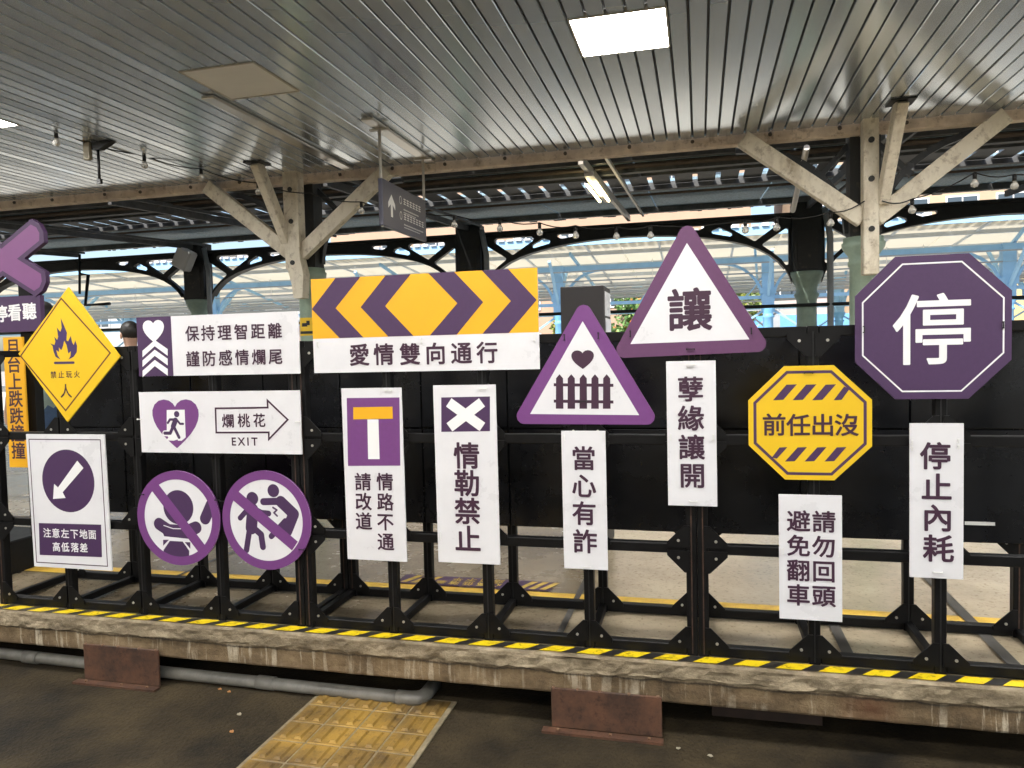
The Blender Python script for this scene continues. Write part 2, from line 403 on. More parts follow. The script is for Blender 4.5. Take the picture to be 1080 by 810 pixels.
    l.new(mixc(crack_shade, mixc(sel, lower3, upper), dk.outputs[0]), p.inputs['Base Color'])
    bn = n.new('ShaderNodeBump'); bn.inputs['Strength'].default_value = .6; bn.inputs['Distance'].default_value = .012; l.new(nz(60, (1, 1, 1)), bn.inputs['Height']); l.new(bn.outputs[0], p.inputs['Normal'])
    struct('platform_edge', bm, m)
platform_edge()
# yellow line, joints, hazard tape
bm = new(); NOFIX.add(id(bm))
def sheet(bm, x0, x1, y0, y1, z, mi=0, skew=0):
    f = bm.faces.new([bm.verts.new(p) for p in ((x0, y0, z), (x1, y0, z), (x1+skew, y1, z), (x0+skew, y1, z))]); f.material_index = mi; return f
sheet(bm, -40, 30, 3.575, 3.725, ZT+.004); struct('painted_line', bm, 'line_yellow')
for x, w, y0, y1 in ((.54, .045, 3.08, 3.55), (1.13, .05, 3.08, 4.6), (-.63, .03, 3.08, 5.6), (-2.95, .02, 3.08, 7)):
    bm = new(); NOFIX.add(id(bm)); sheet(bm, x, x+w, y0, y1, ZT+.008); struct('floor_joint', bm, 'joint')
for y in (4.6, 5.55):
    bm = new(); NOFIX.add(id(bm)); sheet(bm, -9, 6, y, y+.018, ZT+.012); struct('floor_joint', bm, 'joint')
bm = new(); NOFIX.add(id(bm))
x = -8.0
while x < 4.2:
    sheet(bm, x, x+.094, 2.990, 3.048, ZT+.004, 0, .052); sheet(bm, x+.094, x+.156, 2.990, 3.048, ZT+.004, 1, .052); x += .156
tag(obj('hazard_tape', bm, ['tape_yellow', 'tape_black']), 'yellow and black striped hazard tape stuck along the platform edge', 'tape')
# sticker on the floor, read from the far side
t = thing('floor_sticker', 'purple floor sticker with yellow diagonal stripes lying on the platform behind the signs', 'floor sticker', (-1.19, 3.78, ZT))
bm = new(); NOFIX.add(id(bm)); sheet(bm, -1.63, -.77, 3.735, 3.89, ZT+.006); obj('sticker_sheet', bm, 'purple_dark', t)
for xa in (-1.61, -.95):
    bm = new(); NOFIX.add(id(bm))
    for k in range(3): sheet(bm, xa+.06*k, xa+.06*k+.034, 3.75, 3.875, ZT+.008, 0, .055)
    obj('stripe', bm, 'worn_print', t)
bm = new(); NOFIX.add(id(bm))
for row, (txt, em, yy) in enumerate((('小心高低落差', .062, 3.78), ('路面不平', .062, 3.845))):
    for i, ch in enumerate(txt):
        vs, fs, cc = glyph(ch); n_ = len(txt)
        cx = -1.19 - (i-(n_-1)/2)*.078
        for dx, dy in ((-.02, 0), (.02, 0), (0, .02), (0, -.02)):
            row += .01
            v = [bm.verts.new((cx-(p[0]-cc[0]+dx)*em, yy-(p[1]-cc[1]+dy)*em, ZT+.008+row*.0004)) for p in vs]
            for f in fs: bm.faces.new([v[k] for k in f])
obj('lettering', bm, 'worn_print', t)
# tactile strip
bm = new(); box(bm, -1.735, -1.075, -1.0, 3.10, .002, .0085, 1)
for i in range(4):
    for j in range(27):
        x0 = -1.72 + i*.1575; y1 = 3.09 - j*.152; zz = .012 + random.uniform(-.001, .001)
        box(bm, x0, x0+.150, y1-.145, y1, .0035, zz, 0, .003)
        for c in (.042, .108):
            tube_z = zz
            pts = [(x0+c+dx, y1-.0725+dy) for dx, dy in ()]
            b0 = [bm.verts.new(q) for q in ((x0+c-.017, y1-.132, tube_z-.001), (x0+c+.017, y1-.132, tube_z-.001), (x0+c+.017, y1-.013, tube_z-.001), (x0+c-.017, y1-.013, tube_z-.001))]
            b1 = [bm.verts.new(q) for q in ((x0+c-.010, y1-.124, tube_z+.0075), (x0+c+.010, y1-.124, tube_z+.0075), (x0+c+.010, y1-.021, tube_z+.0075), (x0+c-.010, y1-.021, tube_z+.0075))]
            bm.faces.new(b1)
            for k in range(4): bm.faces.new([b0[k], b0[(k+1) % 4], b1[(k+1) % 4], b1[k]])
struct('tactile_paving', bm, ['tactile', 'grout'])

# ------------------------------------------------------------------ slatted ceiling
ZC, PITCH, YE = 3.55, .1178, 7.38
PK = lambda x: -17.0 + (round((x+17.0)/PITCH-2.5)+2.5)*PITCH - .0045
lights_xy = [(PK(x), y) for y in (4.8, 1.9, -1.0, -3.9) for x in (-8.5, -5.8, -3.1, -.43, 2.27, 4.97)]
def ceiling():
    bm = new(); x0, x1, y0 = -17.0, 9.0, -6.4
    box(bm, x0, x1, y0, YE, ZC+.03, ZC+.12, 1)
    k = 0; x = x0
    while x < x1-.12:
        dz = random.uniform(-.0012, .0012)
        cuts = [(y0, YE)]
        for lx, ly in lights_xy:
            if lx-.30 < x+.054 < lx+.30:
                nc = []
                for a, b in cuts:
                    if a < ly-.3 < b: nc += [(a, ly-.30), (ly+.30, b)]
                    else: nc.append((a, b))
                cuts = nc
        for a, b in cuts:
            pr = [(x, ZC+.025), (x+.001, ZC+.006), (x+.005, ZC+dz), (x+.101, ZC-dz), (x+.105, ZC+.006), (x+.106, ZC+.025)]
            v0 = [bm.verts.new((p, a, z)) for p, z in pr]; v1 = [bm.verts.new((p, b, z)) for p, z in pr]
            ti = random.choice((0, 0, 2, 3))
            for i in range(5): bm.faces.new([v0[i], v0[i+1], v1[i+1], v1[i]]).material_index = ti
            bm.faces.new(v0); bm.faces.new(v1[::-1])
        x += PITCH
    sl = [mat('grey_slat_paint', tuple(c*k for c in (.63, .69, .74)), r, .7, bump=.012, bscale=3, stretch=(1, .15, 1)) for k, r in ((1, .19), (.93, .22), (1.05, .17))]
    struct('ceiling', bm, [sl[0], 'cable', sl[1], sl[2]])
ceiling()
t = thing('sky_block_building', 'unseen cream building added on the viewer side to block blue sky light', 'building', (-4, -6.6, 0))  # unseen building added behind the camera to cut sky light and bounce warm
bm = new(); box(bm, -18, 3.5, -7.2, -6.45, 0, 4.2); obj('wall', bm, mat('cream_plaster', (.62, .55, .44), .8, var=.06, scale=1), t)
for wx in (-15, -11, -7, -3, 1):
    bm = new(); box(bm, wx-.7, wx+.7, -6.445, -6.38, 1.0, 2.5); f = obj('window', bm, 'old_timber', t)
    bm = new(); box(bm, wx-.6, wx-.03, -6.378, -6.36, 1.1, 2.4); box(bm, wx+.03, wx+.6, -6.378, -6.36, 1.1, 2.4); obj('pane', bm, 'pane', f)
lab = {0: 'lit square white light panel at the left end of the ceiling', 1: 'square ceiling panel that is switched off, left of the hanging sign', 2: 'brightly lit square white light panel above the triangle signs'}
M['led_rim'] = mat('thin_white_rim', (.5, .48, .42), .5)
for i, (x, y) in enumerate(lights_xy):
    l = {1: lab[0], 2: lab[1], 3: lab[2]}.get(i, 'square white light panel in the ceiling towards the viewer')
    t = thing('ceiling_light', l, 'ceiling light', (x, y, ZC), 'light panels set in the ceiling')
    bm = new()
    for a, b, c, d in ((-.292, .292, -.299, -.286), (-.292, .292, .286, .299), (-.292, -.28, -.286, .286), (.28, .292, -.286, .286)): box(bm, x+a, x+b, y+c, y+d, ZC-.006, ZC+.028)
    obj('frame', bm, 'led_rim', t)
    bm = new(); box(bm, x-.28, x+.28, y-.286, y+.286, ZC-.001, ZC+.026); obj('diffuser', bm, 'unlit' if i == 2 else 'led', t)
# two flat metal channels on the ceiling along the slats
def channel(x, y0, y1, label):
    t = tag(obj('ceiling_channel', box(new(), x-.055, x+.055, y0, y1, ZC-.03, ZC-.004, 0, .006), mat('bright_channel', (.62, .60, .55), .22, .6)), label, 'channel')
channel(-3.56, 4.95, 7.3, 'bright metal channel on the ceiling running from the unlit panel')
channel(-2.66, 5.8, 7.32, 'bright metal channel on the ceiling carrying the hanging sign')

# old timber beam closing the ceiling, posts and braces
bm = new(); bar(bm, (-17, 7.45, 3.515), (9, 7.45, 3.515), .12, .105, bev=.008); tb = tag(obj('timber_beam', bm, 'old_timber'), 'long old timber beam with bolt heads along the edge of the slatted ceiling', 'beam')
bm = new()
for i in range(34):
    x = -13 + i*.62 + random.uniform(-.08, .08); tube(bm, [(x, 7.392, 3.52+random.uniform(-.02, .02)), (x, 7.376, 3.52)], .018, 8)
obj('bolt_head', bm, 'roof_line', tb); bpy.context.scene.objects['bolt_head']['kind'] = 'stuff'
PX = [-15.67, -9.95, -4.23, 1.49, 7.21]
plabel = ['cream timber post under the beam far off to the left', 'cream timber post under the beam off to the left', 'cream timber post with four braces left of the hanging grey sign', 'cream timber post with braces above the purple octagon sign', 'cream timber post under the beam off to the right']
clabel = ['pale green iron column far off to the left', 'pale green iron column off to the left', 'pale green iron column left of the yellow chevron sign', 'pale green iron column behind the purple octagon sign', 'pale green iron column off to the right']
for i, x in enumerate(PX):
    t = thing('timber_post', plabel[i], 'timber post', (x, 7.4, 2.2), 'timber posts with braces under the ceiling beam')
    yp = 7.30; right = i != 2
    bm = new()
    if right: box(bm, x-.065, x+.065, yp-.065, yp+.065, 2.18, 3.60, 0, .008)
    else:
        plate(bm, [(x-.085, 3.60), (x-.085, 2.52), (x-.06, 2.50), (x-.02, 2.34), (x-.005, 2.20), (x+.10, 2.20), (x+.12, 2.46), (x+.085, 2.62), (x+.085, 3.60)], yp-.07, yp+.07)
    obj('upright', bm, 'timber', t)
    for s in (-1, 1):
        bm = new(); bar(bm, (x+s*.05, yp+.03, 2.68), (x+s*1.08, yp+.03, 3.49), .10, .15, (0, 1, 0) if False else (0, 0, 1), bev=.006); obj('brace', bm, 'timber', t)
    bm = new(); bar(bm, (x+(.10 if right else -.09), yp-.02, 2.82), (x+(.14 if right else -.12), 6.80, ZC+.0), .09, .12, (0, 0, 1), bev=.006); obj('brace', bm, 'timber', t)
    bm = new()
    for z in (2.58, 3.02, 3.36): tube(bm, [(x, yp-.064, z), (x, yp-.082, z)], .026, 10)
    obj('bolt', bm, 'worn_iron', t)
    bm = new(); box(bm, x+(.04 if right else -.22), x+(.24 if right else -.02), 6.72, 6.92, ZC-.012, ZC-.002); obj('brace_pad', bm, 'cable', t)
    t = thing('iron_column', clabel[i], 'column', (x, 7.58, ZT), 'pale green columns under the timber posts')
    bm = new(); lathe(bm, x, 7.58, [(.2, ZT), (.2, ZT+.25), (.155, ZT+.3), (.13, ZT+.5), (.12, 2.28), (.135, 2.29), (.135, 2.33), (.125, 2.34), (.13, 2.38), (.185, 2.46), (.19, 2.50), (.175, 2.51), (.175, 2.55)]); obj('shaft', bm, 'green_iron', t)
    bm = new(); box(bm, x-.13, x-.05, 7.48, 7.68, 2.551, 3.66); box(bm, x+.05, x+.13, 7.48, 7.68, 2.551, 3.66); box(bm, x-.05, x+.05, 7.55, 7.61, 2.551, 3.66); obj('iron_head', bm, 'worn_iron', t)
    for s in (-1, 1):
        bm = new(); pts = [(x+s*(.13 + 1.0*(1-math.cos(a))), 7.62, 2.60 + .86*math.sin(a)) for a in [k*math.pi/2/10 for k in range(11)]]
        for a, b in zip(pts, pts[1:]): bar(bm, a, b, .06, .07, (0, 1, 0))
        bar(bm, (x+s*.12, 7.62, 3.42), (x+s*.42, 7.62, 3.10), .05, .06, (0, 1, 0))
        obj('bracket', bm, 'iron', t)

# ------------------------------------------------------------------ dark roof between the ceiling and the arcade
def roof():
    t = thing('canopy_roof', 'dark sheet roof with a row of daylight slots between ceiling and iron arches', 'roof', (-3, 11, 3.6))
    zr = lambda y: 3.66 + .075*(y-7.6)
    X0, X1 = -24, 14
    def strip(y0, y1, name='roof_sheet'):
        bm = new(); v = []
        x = X0
        while x < X1:     # sheets about 1.8 m wide butted with a small gap
            a, b = x+.008, x+1.78
            q = [(a, y0, zr(y0)), (b, y0, zr(y0)), (b, y1, zr(y1)), (a, y1, zr(y1))]
            lo = [bm.verts.new(p) for p in q]; hi = [bm.verts.new((p[0], p[1], p[2]+.04)) for p in q]
            bm.faces.new(lo); bm.faces.new(hi[::-1])
            for k in range(4): bm.faces.new([lo[k], lo[(k+1) % 4], hi[(k+1) % 4], hi[k]])
            x += 1.79
        obj(name, bm, 'roof_dark', t)
    strip(7.55, 9.95); strip(10.75, 14.35)
    bm = new(); x = X0
    while x < X1:           # vent strip: boards with narrow gaps, open to the sky
        box(bm, x, x+.235, 9.96, 10.74, zr(10.3)+.0, zr(10.3)+.01); x += .30
    obj('vent_slats', bm, 'roof_beam', t)
    for y, w, h, m in ((9.05, .10, .11, 'roof_beam'), (9.9, .10, .04, 'roof_beam'), (10.8, .10, .10, 'roof_beam'), (13.9, .10, .10, 'gutter'), (8.3, .08, .10, 'roof_beam')):
        bm = new(); bar(bm, (X0, y, zr(y)-h/2-.002), (X1, y, zr(y)-h/2-.002), w, h); obj('purlin', bm, m, t)
    for y, dz in ((8.98, .02), (8.4, .10), (11.0, .10)):
        bm = new(); tube(bm, [(X0, y, zr(y)-dz-.03), (X1, y, zr(y)-dz-.03)], .018, 8); obj('conduit', bm, 'roof_line', t)
    for i in range(-4, 4):
        x = -1.15+i*2.86
        bm = new(); bar(bm, (x, 7.6, 3.50), (x, 13.0, 3.80), .05, .09); bar(bm, (x+.25, 7.6, 3.52), (x+.25, 12.9, 3.82), .03, .04)
        obj('cross_beam', bm, 'galv' if i == 0 else 'roof_beam', t)
    # ragged sheet ends hanging under the outer edge
    bm = new(); x = X0
    while x < X1:
        w = random.uniform(.05, .16); h = random.uniform(.03, .085); box(bm, x, x+w, 14.30, 14.34, zr(14.3)-h, zr(14.3)-.003); x += w
    obj('ragged_edge', bm, 'roof_beam', t)
roof()
# the pair of lit tubes
t = thing('tube_light', 'lit twin tube light hanging under the dark roof', 'light fitting', (-1.1, 8.6, 3.5))
bm = new(); bar(bm, (-1.14, 8.1, 3.47), (-1.14, 9.9, 3.52), .10, .05); obj('fitting', bm, 'galv', t)
for dx in (-.055, .055):
    bm = new(); tube(bm, [(-1.14+dx, 8.35, 3.405), (-1.14+dx, 9.45, 3.43)], .016, 10); obj('tube', bm, 'tube', t)
bm = new(); tube(bm, [(1.02, 7.72, 3.46), (1.05, 9.1, 3.10)], .03, 8); tag(obj('conduit', bm, 'galv'), 'pale metal conduit slanting under the roof left of the right timber post', 'pipe')

# ------------------------------------------------------------------ iron arcade
def arcade():
    t = thing('iron_arcade', 'row of black iron arches on columns across the far platform', 'arcade', (-4, 13, -.4))
    bay = 5.71; cols = [-15.45, -9.72, -4.01, 1.70, 7.41]
    Y0, Y1 = 12.95, 13.05
    for ci, x in enumerate(cols):
        bm = new(); box(bm, x-.23, x+.23, 12.85, 13.15, 2.75, 3.86, 0, .01); box(bm, x-.15, x+.15, 12.84, 12.8495, 2.80, 3.40, 1)
        c = obj('column_head', bm, ['iron', 'worn_iron'], t)
        bm = new(); lathe(bm, x, 13, [(.26, -.4), (.26, 0), (.17, .1), (.155, 2.25), (.16, 2.3), (.2, 2.38), (.165, 2.42), (.165, 2.5), (.23, 2.62), (.26, 2.70), (.26, 2.749)]); obj('column', bm, 'green_iron', t)
        for s in (-1, 1):
            bm = new()
            L = bay/2 - .23
            U = lambda u: x + s*(.23+u)
            arch = [(0, 2.57), (.04, 2.70), (.1, 2.82), (.2, 2.95), (.34, 3.07), (.51, 3.17), (.7, 3.25), (.88, 3.305), (1.1, 3.355), (1.33, 3.40), (1.6, 3.44), (1.9, 3.47), (2.25, 3.49), (L, 3.5)]
            outer = [(u, z) for u, z in arch] + [(L, 3.70), (0, 3.70)]
            def hole(pts, r): return rounded(pts, r, 4)
            holes = [hole([(.045, 3.50), (.045, 2.80), (.15, 2.965), (.30, 3.10), (.47, 3.225)], .03), hole([(.13, 3.60), (1.08, 3.60), (.57, 3.285)], .05),
                     hole([(.70, 3.33), (1.13, 3.555), (1.34, 3.475)], .035), hole([(1.28, 3.605), (1.95, 3.605), (1.47, 3.52)], .025)]
            loops = [[Vector((U(u), z, 0)) for u, z in lp] for lp in [outer]+holes]
            flat = [p for lp in loops for p in lp]
            fr = [bm.verts.new((p.x, Y0, p.y)) for p in flat]; bk = [bm.verts.new((p.x, Y1, p.y)) for p in flat]
            for tr in tessellate_polygon(loops):
                bm.faces.new([fr[k] for k in tr]); bm.faces.new([bk[k] for k in reversed(tr)])
            o_ = 0
            for lp in loops:
                n_ = len(lp)
                for k in range(n_): bm.faces.new([fr[o_+k], fr[o_+(k+1) % n_], bk[o_+(k+1) % n_], bk[o_+k]])
                o_ += n_
            for a, b in zip(arch[2:], arch[3:]): bar(bm, (U(a[0]), 13, a[1]+.0), (U(b[0]), 13, b[1]+.0), .18, .03, (0, 0, 1))
            box(bm, U(0), U(L), Y0-.06, Y1+.06, 3.66, 3.71)
            obj('spandrel', bm, 'iron', t)
    bm = new(); tube(bm, [(-22, 12.84, 2.22), (12, 12.84, 2.20)], .028, 8); obj('service_pipe', bm, 'cable', t)
    for x in cols:
        bm = new(); tube(bm, [(x+.34, 12.86, -.4), (x+.34, 12.86, 3.3), (x+.26, 12.86, 3.75)], .05, 10); obj('downpipe', bm, 'grey_steel', t)
arcade()
bm = new(); box(bm, -40, 30, 10.8, 16.0, -.76, ZT); struct('middle_platform', bm, 'floor')
bm = new(); box(bm, -45, 40, 19.2, 29.5, -.76, .5); struct('far_platform', bm, mat('pale_paving', (.55, .53, .48), .6, var=.1, scale=2))
# loudspeaker on the arcade
t = thing('loudspeaker', 'small tilted off white loudspeaker mounted on the left iron arch column', 'loudspeaker', (-9.72, 12.7, 3.5))
bm = new(); box(bm, -.17, .17, -.12, .12, -.2, .2, 0, .03); bmesh.ops.rotate(bm, verts=bm.verts, cent=(0, 0, 0), matrix=Matrix.Rotation(R(28), 3, 'Y')); bmesh.ops.translate(bm, verts=bm.verts, vec=(-9.72, 12.6, 3.52)); obj('cabinet', bm, 'print_white', t)
bm = new(); bar(bm, (-9.72, 12.72, 3.52), (-9.72, 12.85, 3.52), .06, .06); obj('mount', bm, 'iron', t)
t = thing('hanging_bracket', 'thin black hanging pole with a cranked bar above the yellow diamond sign', 'bracket', (-11.6, 12.9, 3.4))
a = on_y(84, 268, 12.7); b = on_y(84, 310, 12.7); c = on_y(93, 290, 12.7); d = on_y(90, 322, 12.7)
bm = new(); tube(bm, [a, b], .025, 6); obj('pole', bm, 'cable', t)
bm = new(); tube(bm, [a.lerp(b, .5), c, d, (d.x+.6, 12.7, d.z+.01)], .035, 6); obj('crank', bm, 'cable', t)

# ------------------------------------------------------------------ far light blue canopy
def far_canopy():
    t = thing('platform_canopy', 'light blue far platform canopy with cream soffit boards', 'canopy', (-4, 21, .5))
    X0, X1 = -34, 20; yf = 19.5
    zs = lambda y: 4.36 - .078*(y-yf)
    bm = new(); x = X0
    while x < X1:
        a, b = x+.01, x+1.99
        q = [(a, yf, zs(yf)), (b, yf, zs(yf)), (b, 28.5, zs(28.5)+.0), (a, 28.5, zs(28.5))]
        lo = [bm.verts.new(p) for p in q]; hi = [bm.verts.new((p[0], p[1], p[2]+.03)) for p in q]
        bm.faces.new(lo); bm.faces.new(hi)
        for k in range(4): bm.faces.new([lo[k], lo[(k+1) % 4], hi[(k+1) % 4], hi[k]])
        x += 2.0
    obj('soffit', bm, 'soffit', t)
    bm = new(); box(bm, X0, X1, yf-.08, yf-.01, 4.30, 4.50); obj('fascia', bm, 'blue_paint', t)
    bm = new(); x = X0
    while x < X1: box(bm, x, x+.16, yf-.14, yf+.6, 4.505, 4.56+.03*math.sin(x*9)); x += .24
    obj('roof_lip', bm, 'print_white', t)
    for k in range(5):
        y = yf+1.1+k*1.75; bm = new(); bar(bm, (X0, y, zs(y)-.055), (X1, y, zs(y)-.055), .10, .10); obj('purlin', bm, 'pale_steel', t)
    for (y, zt, m, xo) in ((21.0, 2.62, 'blue_paint', -3.87), (27.0, 2.62, 'blue_paint', 4.55)):
        cols = [xo+5.65*k for k in range(-5, 4)]
        for x in cols:
            if x < X0 or x > X1: continue
            bm = new(); lathe(bm, x, y, [(.24, .5), (.24, .8), (.15, .9), (.13, 2.3), (.17, 2.34), (.13, 2.38), (.14, 2.45), (.2, 2.58), (.2, 2.62)], 14); obj('column', bm, 'blue_deep', t)
            bm = new(); box(bm, x-.15, x+.15, y-.12, y+.12, 2.622, 3.95); box(bm, x-.2, x+.2, y-.14, y+.14, 2.95, 3.1)
            obj('column_head', bm, m, t)
            for s in (-1, 1):
                bm = new(); pts = [(x+s*(.13+1.1*(1-math.cos(a))), y, 2.75+1.05*math.sin(a)) for a in [q*math.pi/2/8 for q in range(9)]]
                for a, b in zip(pts, pts[1:]): bar(bm, a, b, .07, .08, (0, 1, 0))
                bar(bm, (x+s*.13, y, 2.5), (x+s*.9, y, 2.0), .05, .06, (0, 1, 0))
                bar(bm, (x, y+s*.1, 2.9), (x, y+s*1.35, 3.95), .07, .08, (0, 0, 1))
                obj('knee_brace', bm, m, t)
        bm = new(); bar(bm, (X0, y, 3.86), (X1, y, 3.86), .10, .16); bar(bm, (X0, y, 2.86), (X1, y, 2.86), .05, .09)
        x = X0
        while x < X1: bar(bm, (x, y, 2.9), (x+.7, y, 3.78), .03, .035, (0, 1, 0)) if int(x*10) % 3 == 0 else None; x += 1.41
        obj('tie_beam', bm, m, t)
    x = X0 + .7
    while x < X1:
        bm = new(); bar(bm, (x, yf+.1, zs(yf)-.03), (x, 28.3, zs(28.3)-.03), .05, .055); obj('rafter', bm, 'pale_steel', t); x += 1.9
    x = X0 + 1.5
    while x < X1:
        bm = new(); bar(bm, (x, 22.0, 3.55), (x+1.3, 22.0, 3.55), .12, .07); tube(bm, [(x+.2, 22, 3.58), (x+.2, 22, zs(22)-.02)], .012, 6); tube(bm, [(x+1.1, 22, 3.58), (x+1.1, 22, zs(22)-.02)], .012, 6); obj('lamp_fitting', bm, 'print_white', t); x += 3.1
    for y, z in ((20.4, 3.72), (20.9, 3.5), (22.9, 3.18)):
        bm = new(); tube(bm, [(X0, y, z), (X1, y, z)], .022, 6); obj('cable', bm, 'grey_steel', t)
    for y in (22.4, 23.6, 25.0):
        bm = new(); tube(bm, [(X0, y, 3.45), (X1, y, 3.45)], .035, 6); tube(bm, [(X0, y+.2, 3.30), (X1, y+.2, 3.30)], .03, 6); obj('conduit', bm, 'grey_steel', t)
    for x in [-14.6, -9, -3.4, 1.4, 3.1, 7.5]:
        bm = new(); bar(bm, (x, 20.2, 4.2), (x+.35, 24, 3.3), .06, .08); obj('strut', bm, 'blue_paint', t)
far_canopy()
# warm platform lamps far away under the canopy (unlit)
# ------------------------------------------------------------------ buildings behind
def building(name, label, x0, x1, y0, y1, z1, wall, wins, trim='print_white', cat='building', roofc=None, slope=0):
    t = thing(name, label, cat, ((x0+x1)/2, (y0+y1)/2, -.75))
    bm = new(); box(bm, x0, x1, y0, y1, -.75, z1); obj('wall', bm, wall, t)
    nx, nz, zb, wh, ww = wins
    for i in range(nx):
        for j in range(nz):
            xc = x0 + (i+.5)*(x1-x0)/nx; zc = zb + j*3.2
            if zc+wh > z1: continue
            bm = new(); box(bm, xc-ww/2-.08, xc+ww/2+.08, y0-.07, y0-.003, zc-.08, zc+wh+.08); f = obj('window', bm, trim, t)
            bm = new(); box(bm, xc-ww/2, xc-.03, y0-.085, y0-.072, zc, zc+wh); box(bm, xc+.03, xc+ww/2, y0-.085, y0-.072, zc, zc+wh); obj('pane', bm, 'pane', f)
    bm = new()
    if slope:
        v = [bm.verts.new(p) for p in ((x0-.5, y0-.6, z1), (x1+.5, y0-.6, z1), (x1+.5, y1+.5, z1), (x0-.5, y1+.5, z1), (x0-.2, (y0+y1)/2, z1+slope), (x1+.2, (y0+y1)/2, z1+slope))]
        for f in ((0, 1, 5, 4), (2, 3, 4, 5), (1, 2, 5), (3, 0, 4), (3, 2, 1, 0)): bm.faces.new([v[k] for k in f])
    else: box(bm, x0-.25, x1+.25, y0-.25, y1+.25, z1+.002, z1+.35)
    obj('roof', bm, roofc or trim, t)
    return t
peach = mat('peach_tile_wall', (.40, .27, .19), .7, var=.07, scale=.8)
pinkw = mat('pink_white_wall', (.5, .40, .36), .7, var=.08, scale=.7)
grey_w = mat('pale_grey_wall', (.42, .44, .45), .7, var=.08, scale=.7)
ochre = mat('ochre_wall', lin(215, 185, 130), .7, var=.12, scale=1.5)
blue_r = mat('blue_sheet_roof', lin(95, 150, 200), .5, var=.1, scale=2)
building('apartment_block', 'long peach tiled building rising behind the far canopy', -24, 3.0, 46, 56, 16, peach, (9, 4, 1.0, 1.6, 1.5))
building('apartment_block', 'beige building behind the far canopy at the right', 5.2, 24, 44, 56, 14, mat('beige_tile_wall', (.42, .31, .21), .7, var=.08, scale=.9), (8, 4, 1.2, 1.5, 1.4))
building('apartment_block', 'low grey white building at the far left', -46, -27, 48, 58, 9, grey_w, (7, 2, 1.0, 1.5, 1.4))
building('house', 'pinkish white house with windows right of the large triangle sign', 2.2, 6.4, 38, 43, 5.2, pinkw, (4, 2, .7, 1.1, 1.0))
building('shed', 'low white shed with a blue sheet roof beyond the tracks', 2.6, 6.8, 32, 36, 2.1, grey_w, (3, 1, .3, .9, .9), roofc=blue_r, slope=.75)
building('house', 'ochre house at the far right beyond the canopy', 9.6, 14, 34, 40, 4.6, ochre, (4, 2, .4, 1.1, 1.0))
building('house', 'pale low house at the far left beyond the canopy', -26, -19, 36, 42, 3.4, pinkw, (6, 1, .8, 1.2, 1.1), roofc=grey_w, slope=.9)
# trees under and behind the canopy
def tree(label, x, y, h, w, cols, n, flower=None):
    t = thing('tree', label, 'tree', (x, y, -.75), 'trees beyond the far canopy')
    bm = new(); pts = [(x, y, -.75), (x+.1, y, h*.3), (x-.05, y+.1, h*.6)]; tube(bm, pts, .2, 8, rad=[.22, .16, .08])
    for k in range(6):
        a = k*1.05; tube(bm, [(x, y, h*.28+k*.12), (x+math.cos(a)*w*.35, y+math.sin(a)*w*.35, h*.5+k*.12)], .06, 6, rad=[.08, .03])
    obj('trunk', bm, mat('bark', (.08, .06, .045), .9, var=.3), t)
    bm = new(); NOFIX.add(id(bm))
    cl = [(Vector((random.gauss(0, .5)*w*.55, random.gauss(0, .5)*w*.5, random.uniform(-.3, .45)*h)), random.uniform(.35, .75)) for _ in range(26)]
    for _ in range(n):
        c, r = random.choice(cl); d = Vector((random.gauss(0, 1), random.gauss(0, 1), random.gauss(0, 1))).normalized()*r*random.uniform(.5, 1)
        p = Vector((x, y, h*.58)) + c + d; s = random.uniform(.06, .13)
        u = Vector((random.gauss(0, 1), random.gauss(0, 1), random.gauss(0, .6))).normalized()*s; v = u.cross(Vector((random.gauss(0, 1), random.gauss(0, 1), random.gauss(0, 1)))).normalized()*s*.6
        f = bm.faces.new([bm.verts.new(p-u), bm.verts.new(p+v), bm.verts.new(p+u), bm.verts.new(p-v)]); f.material_index = 3 if flower and random.random() < .04 else random.randrange(3)
    obj('crown', bm, cols + ([flower] if flower else []), t)
G = [mat('leaf_green', (.08, .19, .05), .5), mat('leaf_mid', (.13, .25, .07), .5), mat('leaf_light', (.2, .3, .1), .5)]
GY = [mat('leaf_yellow', (.26, .28, .05), .5), mat('leaf_lime', (.18, .25, .05), .5), mat('leaf_olive', (.11, .17, .04), .5)]
FL = mat('orange_blossom', (.6, .22, .06), .6)
tree('green tree with orange blossom seen under the canopy beside the large triangle', -2.4, 33, 5.2, 2.6, G, 7000, FL)
tree('dark green tree seen just right of the yellow chevron sign', -5.6, 34.5, 5.0, 2.2, GY, 5000)
tree('yellowish tree seen right of the large triangle sign', 1.2, 35, 5.0, 2.2, GY, 5500)
tree('green tree standing behind the far left house', -15.5, 36, 5, 2.4, G, 5000)
tree('small green tree between house and canopy at the far right', 7.9, 35, 4.4, 1.6, G, 4000)
# grey gantry posts beyond the canopy
for lb, x, y in (('grey steel post with slanting stays right of the large triangle sign', 1.05, 25.0), ('grey steel post with slanting stays seen left of the right iron column', 2.9, 31)):
    t = thing('gantry_post', lb, 'post', (x, y, .5)); bm = new(); box(bm, x-.16, x+.16, y-.12, y+.12, .5 if y < 29 else -.75, 3.2); box(bm, x-.3, x+.3, y-.2, y+.2, .52, .8); obj('post', bm, 'grey_steel', t)
    bm = new(); bar(bm, (x, y-.14, 3.0), (x+1.6, y-.14, 1.6), .05, .08, (0, 1, 0)); bar(bm, (x, y-.14, 2.9), (x-1.5, y-.14, 1.7), .05, .08, (0, 1, 0)); bar(bm, (x-2.3, y-.1, 2.95), (x+2.3, y-.1, 3.0), .05, .09, (0, 1, 0)); obj('stay', bm, 'grey_steel', t)

